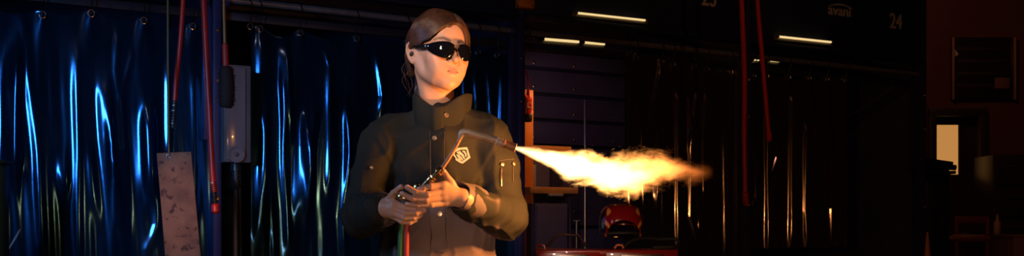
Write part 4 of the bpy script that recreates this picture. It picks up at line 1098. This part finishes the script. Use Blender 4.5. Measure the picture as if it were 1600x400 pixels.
# steel rod standing in the booth opening
rp = BP(914, 400, -.35); t = empty('steel_rod', (rp.x, rp.y, 0), 'thin upright steel rod standing behind the flame', 'rod')
zt = CAMZ+(HY-156)/FOC*rp.y; b = B(); b.cyl((rp.x, rp.y, .01), (rp.x, rp.y, zt), .0075, n=12); b.out('shaft', mat('rod_steel', (.45,.38,.34), rough=.3, metal=1), t)
b = B(); b.lathe((rp.x, rp.y, 0), (0,0,1), [(0,.10),(.008,.10),(.012,.03),(.05,.015)], 24); b.out('foot', M_dark, t)

# ------------------------------------------------------------------ red cart, helmet, torch cable
yc = 5.0; M_cart = mat('red_enamel', (.33,.012,.010), rough=.3, coat=.6); zc = D3(950, 390, yc).z
ct = empty('tool_cart', (D3(950,390,yc).x, yc, 0), 'red tool cart under the welding helmet', 'cart')
x0, x1 = D3(838,390,yc).x, D3(1060,390,yc).x
b = B(); b.box(((x0+x1)/2, yc+.22, zc-.02), (x1-x0, .46, .04), None, .010); b.out('top_tray', M_cart, ct)
for xa, xb in ((x0+.01, x0+.33), (x0+.36, x1-.01)):
    b = B(); b.box(((xa+xb)/2, yc-.012, zc-.055), (xb-xa, .012, .085), None, .004); dr = b.out('drawer', M_cart, ct)
    b = B(); b.box(((xa+xb)/2, yc-.03, zc-.03), ((xb-xa)*.6, .014, .012), None, .004); b.out('handle', M_spr, dr)
b = B(); b.box(((x0+x1)/2, yc+.22, (zc-.10+.12)/2), (x1-x0-.02, .44, zc-.10-.12), None, .008); b.out('body', M_cart, ct)
for sx in (x0+.06, x1-.06):
    for sy in (yc+.05, yc+.39):
        b = B(); b.cyl((sx-.015, sy, .05), (sx+.015, sy, .05), .05, n=20); b.cyl((sx, sy, .05), (sx, sy, .13), .012, n=8); b.out('caster', M_dark, ct)
for (px0, px1, pz0, pz1) in ((838, 852, 390, 383), (960, 974, 388, 383)):
    b = B(); b.tube([D3(px0,pz0,yc+.02), D3(px0+4,pz1,yc+.02), D3(px1-2,pz1,yc+.02), D3(px1,pz0,yc+.02)], .006, 8); b.out('rim_clip', mat('clip_orange', (.7,.2,.05), rough=.4) if px0 > 900 else M_cart, ct)
hm_c = Vector(D3(970, 352, yc+.20)); hs = hm_c.y/FOC
hm = empty('welding_helmet', (hm_c.x, hm_c.y, zc), 'red flame-patterned welding helmet lying on the red cart', 'helmet')
def helm(P, off=0.0):
    q = (P-arr(hm_c))
    p_ = 2.9; a_ = arr((.116-off, .150-off, .120-off)); d = ((np.abs(q/a_)**p_).sum(1)**(1/p_)-1)*a_[0]
    d = smin(d, ell(q, (0, -.085, -.015), (.088-off, .06-off, .075-off)), .04)
    return d
def helmshell(P):
    q = P-arr(hm_c); d = np.maximum(helm(P), -helm(P, .007))
    d = smax(d, -(q[:,2]+.060), .004)
    d = smax(d, -ell(q, (0, -.185, -.078), (.108, .13, .105)), .006)
    return d
V, F = nets(helmshell, ax3(hm_c.x,.14,.0032), ax3(hm_c.y,.17,.004), ax3(hm_c.z,.145,.0032)); F = vol_flip(V, F)
hmat = mat('helmet_enamel', (.42,.010,.012), rough=.18, coat=1, attr='tint'); ho = mesh_np('shell', V, F, hmat, hm)
q = V-arr(hm_c); C = np.tile(arr((.26,.006,.007)), (len(V), 1))
ang = np.abs(q[:,0]); fl = (np.abs(ang-.084-.008*np.sin(q[:,2]*60)) < .004+.006*np.sin(q[:,2]*95+1)) & (q[:,2] > -.06)
C[fl] = (.80,.30,.05); f2 = (np.abs(ang-.040-.3*(q[:,2]-.11)) < .006) & (q[:,2] > .104); C[f2] = (.75,.30,.05); f3 = ang > .098+.008*np.sin(q[:,2]*70); C[f3] = (.02,.01,.012)
set_color(ho, C)
b = B(); b.tube([hm_c+Vector((x*.045, -.128+.012*abs(x), .070+.004*(1-x*x))) for x in np.linspace(-1, 1, 9)], .0045, 8); b.out('top_bar', mat('orange_trim', (.8,.35,.08), rough=.4), hm)
b = B(); b.box(hm_c+Vector((0,-.075,-.035)), (.13,.02,.075), Matrix.Rotation(-.25, 3, 'X'), .008); b.out('filter_lens', M_lens, hm)
b = B(); b.tube([hm_c+Vector((.112*math.cos(a), -.06+.05*math.sin(a)*0-.075*math.sin(a), -.052+.012*math.sin(a))) for a in np.linspace(0, PI, 16)], .008, 8); b.out('headband', M_dark, hm)
b = B(); b.lathe(hm_c+Vector((.108,-.02,-.02)), (1,0,0), [(0,.022),(.012,.022),(.016,.015)], 16); b.out('side_knob', M_dark, hm)
# what lies beside it on the cart
t = empty('torch_cable', D3(1030,375,yc+.1), 'black cable loop lying on the red cart beside the helmet', 'cable')
b = B(); b.tube(spline([D3(975,386,yc+.06), D3(985,378,yc+.08), D3(1005,372,yc+.12), D3(1030,374,yc+.14), D3(1056,374,yc+.14), D3(1062,382,yc+.12), D3(1050,386,yc+.10), D3(1020,386.5,yc+.10)], 6), .010, 10); b.out('sheath', M_dark, t)
t = empty('clamp', D3(870,380,yc+.1), 'dark metal clamp lying on the near corner of the red cart', 'clamp')
b = B(); b.tube([D3(855,386,yc+.1), D3(866,372,yc+.1), D3(876,366,yc+.1), D3(905,368,yc+.1), D3(916,385,yc+.1)], .007, 8); b.out('jaw', mat('clamp_steel', (.10,.05,.04), rough=.4, metal=.8), t)
b = B(); b.cyl(D3(901,388,yc+.11), D3(901,345,yc+.11), .005, n=10); b.cyl(D3(896,345,yc+.11), D3(906,345,yc+.11), .004, n=8); b.out('screw_spindle', M_spr, t)

# ------------------------------------------------------------------ the room
M_wall = mat('red_brown_wall', (.10,.030,.022), rough=.85, noise=(.085,.026,.020), nscale=2)
M_wallp = mat('dark_wall', (.03,.03,.035), rough=.9); M_floor = mat('concrete', (.10,.095,.09), rough=.6, noise=(.07,.065,.06), nscale=3, bump=.1)
def st(name, m, c, sz, bev=0):
    b = B(); b.box(c, sz, None, bev); o = b.out(name, m, smooth=False); o['kind'] = 'structure'; return o
st('floor', M_floor, (1, 6, -.05), (14, 16, .1))
st('ceiling', M_wallp, (1, 6, 5.05), (14, 16, .1))
st('wall_left', M_wallp, (-6.05, 6, 2.5), (.1, 16, 5.2))
st('wall_right', M_wall, (8.05, 6, 2.5), (.1, 16, 5.2))
st('wall_front', M_wallp, (1, -2.05, 2.5), (14, .1, 5.2))
# back wall with the opening of a doorway (pixels read at its distance)
YW = 12.5
def wx(px): return (px-800)/FOC*YW
def wz(py): return CAMZ+(HY-py)/FOC*YW
dx0, dx1, dz1 = wx(1457), wx(1531), wz(181)
b = B(); b.box(((-6+dx0)/2, YW+.1, 2.5), (dx0+6, .2, 5.2)); b.box(((8+dx1)/2, YW+.1, 2.5), (8-dx1, .2, 5.2)); b.box(((dx0+dx1)/2, YW+.1, (5.1+dz1)/2), (dx1-dx0, .2, 5.1-dz1))
o = b.out('wall_back', M_wall, smooth=False); o['kind'] = 'structure'
M_trim = mat('door_frame_dark', (.022,.010,.008), rough=.6)
b = B(); 
for c, s_ in ((((dx0-.02), YW-.02, dz1/2), (.10, .1, dz1)), ((dx1+.02, YW-.02, dz1/2), (.10, .1, dz1)), (((dx0+dx1)/2, YW-.02, dz1+.04), (dx1-dx0+.14, .1, .10))): b.box(c, s_, None, .01)
o = b.out('trim_1', M_trim); o['kind'] = 'structure'
dr = empty('door_1', ((dx0+dx1)/2, YW+.1, 0)); dr['kind'] = 'structure'
wx0, wx1, wz0, wz1 = wx(1461), wx(1503), wz(272), wz(194)
b = B()
for c, s_ in (((dx0+(wx0-dx0)/2, wz1/2+.0), (wx0-dx0, dz1)), (((wx0+wx1)/2, wz0/2), (wx1-wx0, wz0)), (((wx0+wx1)/2, (wz1+dz1)/2), (wx1-wx0, dz1-wz1)), (((wx1+dx1)/2, dz1/2), (dx1-wx1, dz1))):
    zc_ = dz1/2 if s_[1] == dz1 else c[1]; b.box((c[0], YW+.12, zc_), (s_[0], .06, s_[1]))
b.out('door_panel', mat('door_brown', (.030,.012,.009), rough=.5), dr, smooth=False)
M_win = mat('lit_window', (.03,.02,.01), emit=(1,.45,.12), es=.50)
b = B(); b.box(((wx0+wx1)/2, YW+.12, (wz0+wz1)/2), (wx1-wx0, .02, wz1-wz0)); o = b.out('window_1', M_win, smooth=False); o['kind'] = 'structure'
# sign board on the back wall
sg = empty('notice_board', (wx(1533), YW-.04, wz(108)), 'dark framed notice board with bright upright edges on the brown wall', 'board')
b = B(); b.box((wx(1533), YW-.03, wz(108)), (wx(1582)-wx(1485), .04, wz(60)-wz(157)), None, .005); b.out('panel', mat('board_black', (.012,.006,.006), rough=.4), sg)
for px in (1486, 1582):
    b = B(); b.box((wx(px), YW-.06, wz(108)), (.022, .04, wz(60)-wz(157)), None, .004); b.out('frame_edge', mat('board_edge', (.55,.30,.20), rough=.35, metal=.5), sg)
r3 = random.Random(9)
for row in range(4):
    b = B(); py = 78+row*19; b.box((wx(1533), YW-.055, wz(py)), (wx(1574)-wx(1494), .012, .05), None, .004); rl = b.out('rail', M_trim, sg)
b = B(); b.box((wx(1562), YW-.062, wz(131)), (wx(1574)-wx(1551), .012, .14), None, .004); b.out('paper_note', mat('note', (.16,.07,.05), rough=.7), sg)
b = B(); b.prism([Vector((wx(1487), YW-.075, wz(78))), Vector((wx(1494), YW-.075, wz(86))), Vector((wx(1489), YW-.075, wz(90)))], (0,.01,0)); b.out('folded_corner', M_num, sg, smooth=False)
# work tables and gear in front of the far wall
def far(px, py, y): return W(px, py, y)
yt = 10.5; tb = empty('work_table', (far(1530,372,yt).x, yt+.4, 0), 'long reddish work table in front of the far doorway', 'table')
xa, xb, zt = far(1468,372,yt).x, far(1582,372,yt).x, far(1530,371,yt).z
M_tab = mat('table_red', (.13,.022,.016), rough=.5)
b = B(); b.box(((xa+xb)/2, yt+.4, zt-.025), (xb-xa, .8, .05), None, .006); b.out('table_top', M_tab, tb)
for sx in (xa+.05, xb-.12):
    for sy in (yt+.06, yt+.74): b = B(); b.box((sx, sy, (zt-.05)/2), (.06, .06, zt-.05), None, .004); b.out('leg', M_tab, tb)
def boxthing(name, label, cat, px0, py0, px1, py1, y, dep, m, part='body', base=None, extra=None):
    a, c = far(px0, py1, y), far(px1, py0, y); z0 = a.z if base is None else base
    t = empty(name, ((a.x+c.x)/2, y+dep/2, z0), label, cat); b = B(); b.box(((a.x+c.x)/2, y+dep/2, (z0+c.z)/2), (c.x-a.x, dep, c.z-z0), None, .01); b.out(part, m, t)
    return t, a, c
M_gear = mat('dark_gear', (.02,.012,.012), rough=.4)
# vise-like machine before the window
t, a, c = boxthing('bench_grinder', 'dark machine with a flat arm standing before the lit window', 'machine', 1447, 262, 1484, 400, 9.6, .35, M_gear, base=0)
b = B(); b.cyl(far(1440,258,9.55), far(1493,262,9.55), .028, n=16); b.out('arm', M_gear, t)
b = B(); b.cyl(far(1445,250,9.5), far(1488,256,9.5), .022, n=16); b.out('upper_roll', M_gear, t)
b = B(); b.box(far(1468,270,9.5), (.24,.2,.03), None, .006); b.out('tray', M_gear, t)
# a chair frame behind the table
ch = empty('workshop_chair', (far(1528,350,11.6).x, 11.6, 0), 'dark red chair standing behind the work table', 'chair')
b = B(); b.box((far(1528,340,11.6).x, 11.75, far(1528,344,11.6).z), (.42,.03,.09), None, .01); b.out('backrest', M_tab, ch)
b = B(); b.box((far(1528,350,11.6).x, 11.55, .46), (.42,.42,.04), None, .01); b.out('seat', M_tab, ch)
for sx in (-.19,.19):
    b = B(); b.box((far(1528,350,11.6).x+sx, 11.75, far(1528,340,11.6).z/2), (.035,.035,far(1528,338,11.6).z), None, .004); b.out('leg', M_tab, ch)
    b = B(); b.box((far(1528,350,11.6).x+sx, 11.36, .22), (.035,.035,.44), None, .004); b.out('leg', M_tab, ch)
zt_ = zt
pp = empty('paper_stack', (far(1520,370,10.7).x, 10.8, zt_), 'low pile of papers on the work table', 'papers')
b = B(); b.box((far(1520,370,10.7).x, 10.8, zt_+.013), (.26,.22,.026), Matrix.Rotation(.2,3,'Z'), .003); b.out('sheets', mat('paper_dim', (.30,.14,.10), rough=.8), pp)
b = B(); b.box((far(1516,370,10.7).x, 10.8, zt_+.035), (.14,.10,.018), Matrix.Rotation(-.3,3,'Z'), .003); b.out('notebook', M_gear, pp)
bt = empty('spray_bottle', (far(1560,350,10.8).x, 10.85, zt_), 'slim bottle standing at the end of the work table', 'bottle')
b = B(); b.lathe((far(1562,350,10.8).x, 10.85, zt_), (0,0,1), [(0,.035),(.005,.038),(.16,.038),(.20,.016),(.26,.014),(.262,.008)], 20); b.out('body', mat('bottle_dim', (.30,.16,.13), rough=.3), bt)
b = B(); b.box((far(1562,350,10.8).x-.01, 10.85, zt_+.275), (.06,.025,.03), None, .006); b.out('spray_head', M_gear, bt)
t, a, c = boxthing('pale_bin', 'brown box at the near end of the far work area', 'box', 1584, 370, 1640, 400, 8.0, .4, mat('bin_brown', (.20,.07,.05), rough=.6), base=0)
b = B(); b.box(((a.x+c.x)/2, 8.2, c.z+.008), (c.x-a.x+.03, .43, .02), None, .005); b.out('lid', mat('bin_lid', (.24,.09,.06), rough=.5), t)
t, a, c = boxthing('tool_cabinet', 'tall dark cabinet beside the notice board', 'cabinet', 1552, 242, 1640, 400, 11.9, .5, M_gear, base=0)
for k in range(3):
    z = c.z-.22-k*.38; b = B(); b.box(((a.x+c.x)/2, 11.89, z), (c.x-a.x-.06, .02, .32), None, .006); d_ = b.out('drawer', M_gear, t)
    b = B(); b.box(((a.x+c.x)/2-.1, 11.87, z+.08), (.2, .02, .02), None, .004); b.out('handle', M_spr, d_)
cn = empty('cone_lamp', far(1449,372,8.3), 'small orange cone at the foot of the end booth', 'cone')
cz = far(1449,372,8.3); b = B(); b.lathe((cz.x, cz.y, .72), (0,0,1), [(0,.05),(.01,.05),(.012,.032),(.26,.008)], 20); b.out('cone_body', mat('cone_orange', (.65,.22,.10), rough=.5), cn)
b = B(); b.box((cz.x, cz.y, .36), (.16,.16,.72), None, .01); b.out('stand', M_gear, cn)
w = bpy.data.worlds.new('world'); SC.world = w; w.use_nodes = True
w.node_tree.nodes['Background'].inputs[0].default_value = (.2,.3,.5,1); w.node_tree.nodes['Background'].inputs[1].default_value = .002
def area(name, loc, target, size, energy, color, sy=None, spread=None):
    d = bpy.data.lights.new(name, 'AREA'); d.energy = energy; d.color = color; d.shape = 'RECTANGLE'; d.size = size; d.size_y = sy or size
    if spread: d.spread = math.radians(spread)
    o = bpy.data.objects.new(name, d); COL.objects.link(o); o.location = loc
    o.rotation_euler = (Vector(target)-Vector(loc)).to_track_quat('-Z', 'Y').to_euler(); return o
area('key_light', (-.45, .5, 2.15), (-.19, 2.8, 1.57), .10, .66, (1,.76,.62), spread=20)
area('low_fill_light', (.25, .6, .75), (-.15, 2.8, 1.00), .3, .30, (1,.66,.45), spread=24)  # added studio fill, brightens the lower jacket from below
area('blue_light', (-2.3, 1.4, 2.0), (-1.9, 5.6, 1.4), .5, 5.5, (.20,.48,1), sy=1.0, spread=50)
area('cool_light', (-2.6, 1.8, 2.2), (-.3, 2.8, 1.4), .5, 2.2, (.35,.55,1), spread=50)
def spot(name, loc, target, energy, color, ang, r=.05, blend=.5):
    d = bpy.data.lights.new(name, 'SPOT'); d.energy = energy; d.color = color; d.spot_size = math.radians(ang); d.spot_blend = blend; d.shadow_soft_size = r
    o = bpy.data.objects.new(name, d); COL.objects.link(o); o.location = loc; o.rotation_euler = (Vector(target)-Vector(loc)).to_track_quat('-Z', 'Y').to_euler(); return o
spot('warm_spot', (-1.2, .8, 2.6), (-1.72, 4.9, 1.10), 360, (1,.40,.17), 9.5, blend=.9)
spot('hose_spot', (-1.0, 1.8, 3.6), (-1.78, 5.0, 2.0), 14, (1,.30,.20), 24)
spot('hall_spot', (3.6, 9.5, 4.9), (6.2, 12.5, 1.9), 60, (1,.38,.22), 95)  # added warm light for the far wall, no fitting belongs to it
spot('booth_lamp_light', (.62, 7.25, 2.25), (.16, 7.42, 1.45), 17, (1,.40,.12), 95)
spot('booth_back_light', (.45, 7.75, 2.15), (.35, 8.9, 1.75), 5, (1,.50,.40), 110)  # added fill that brings out the louvred back wall
spot('fascia_fill', (2.6, 3.4, 4.2), (2.9, 8.1, 2.6), 28, (1,.42,.22), 60)  # added from the front so the fascia numbers show, not a booth lamp
SC.cycles.use_denoising = True
SC.cycles.volume_step_rate = .12; SC.cycles.volume_max_steps = 256
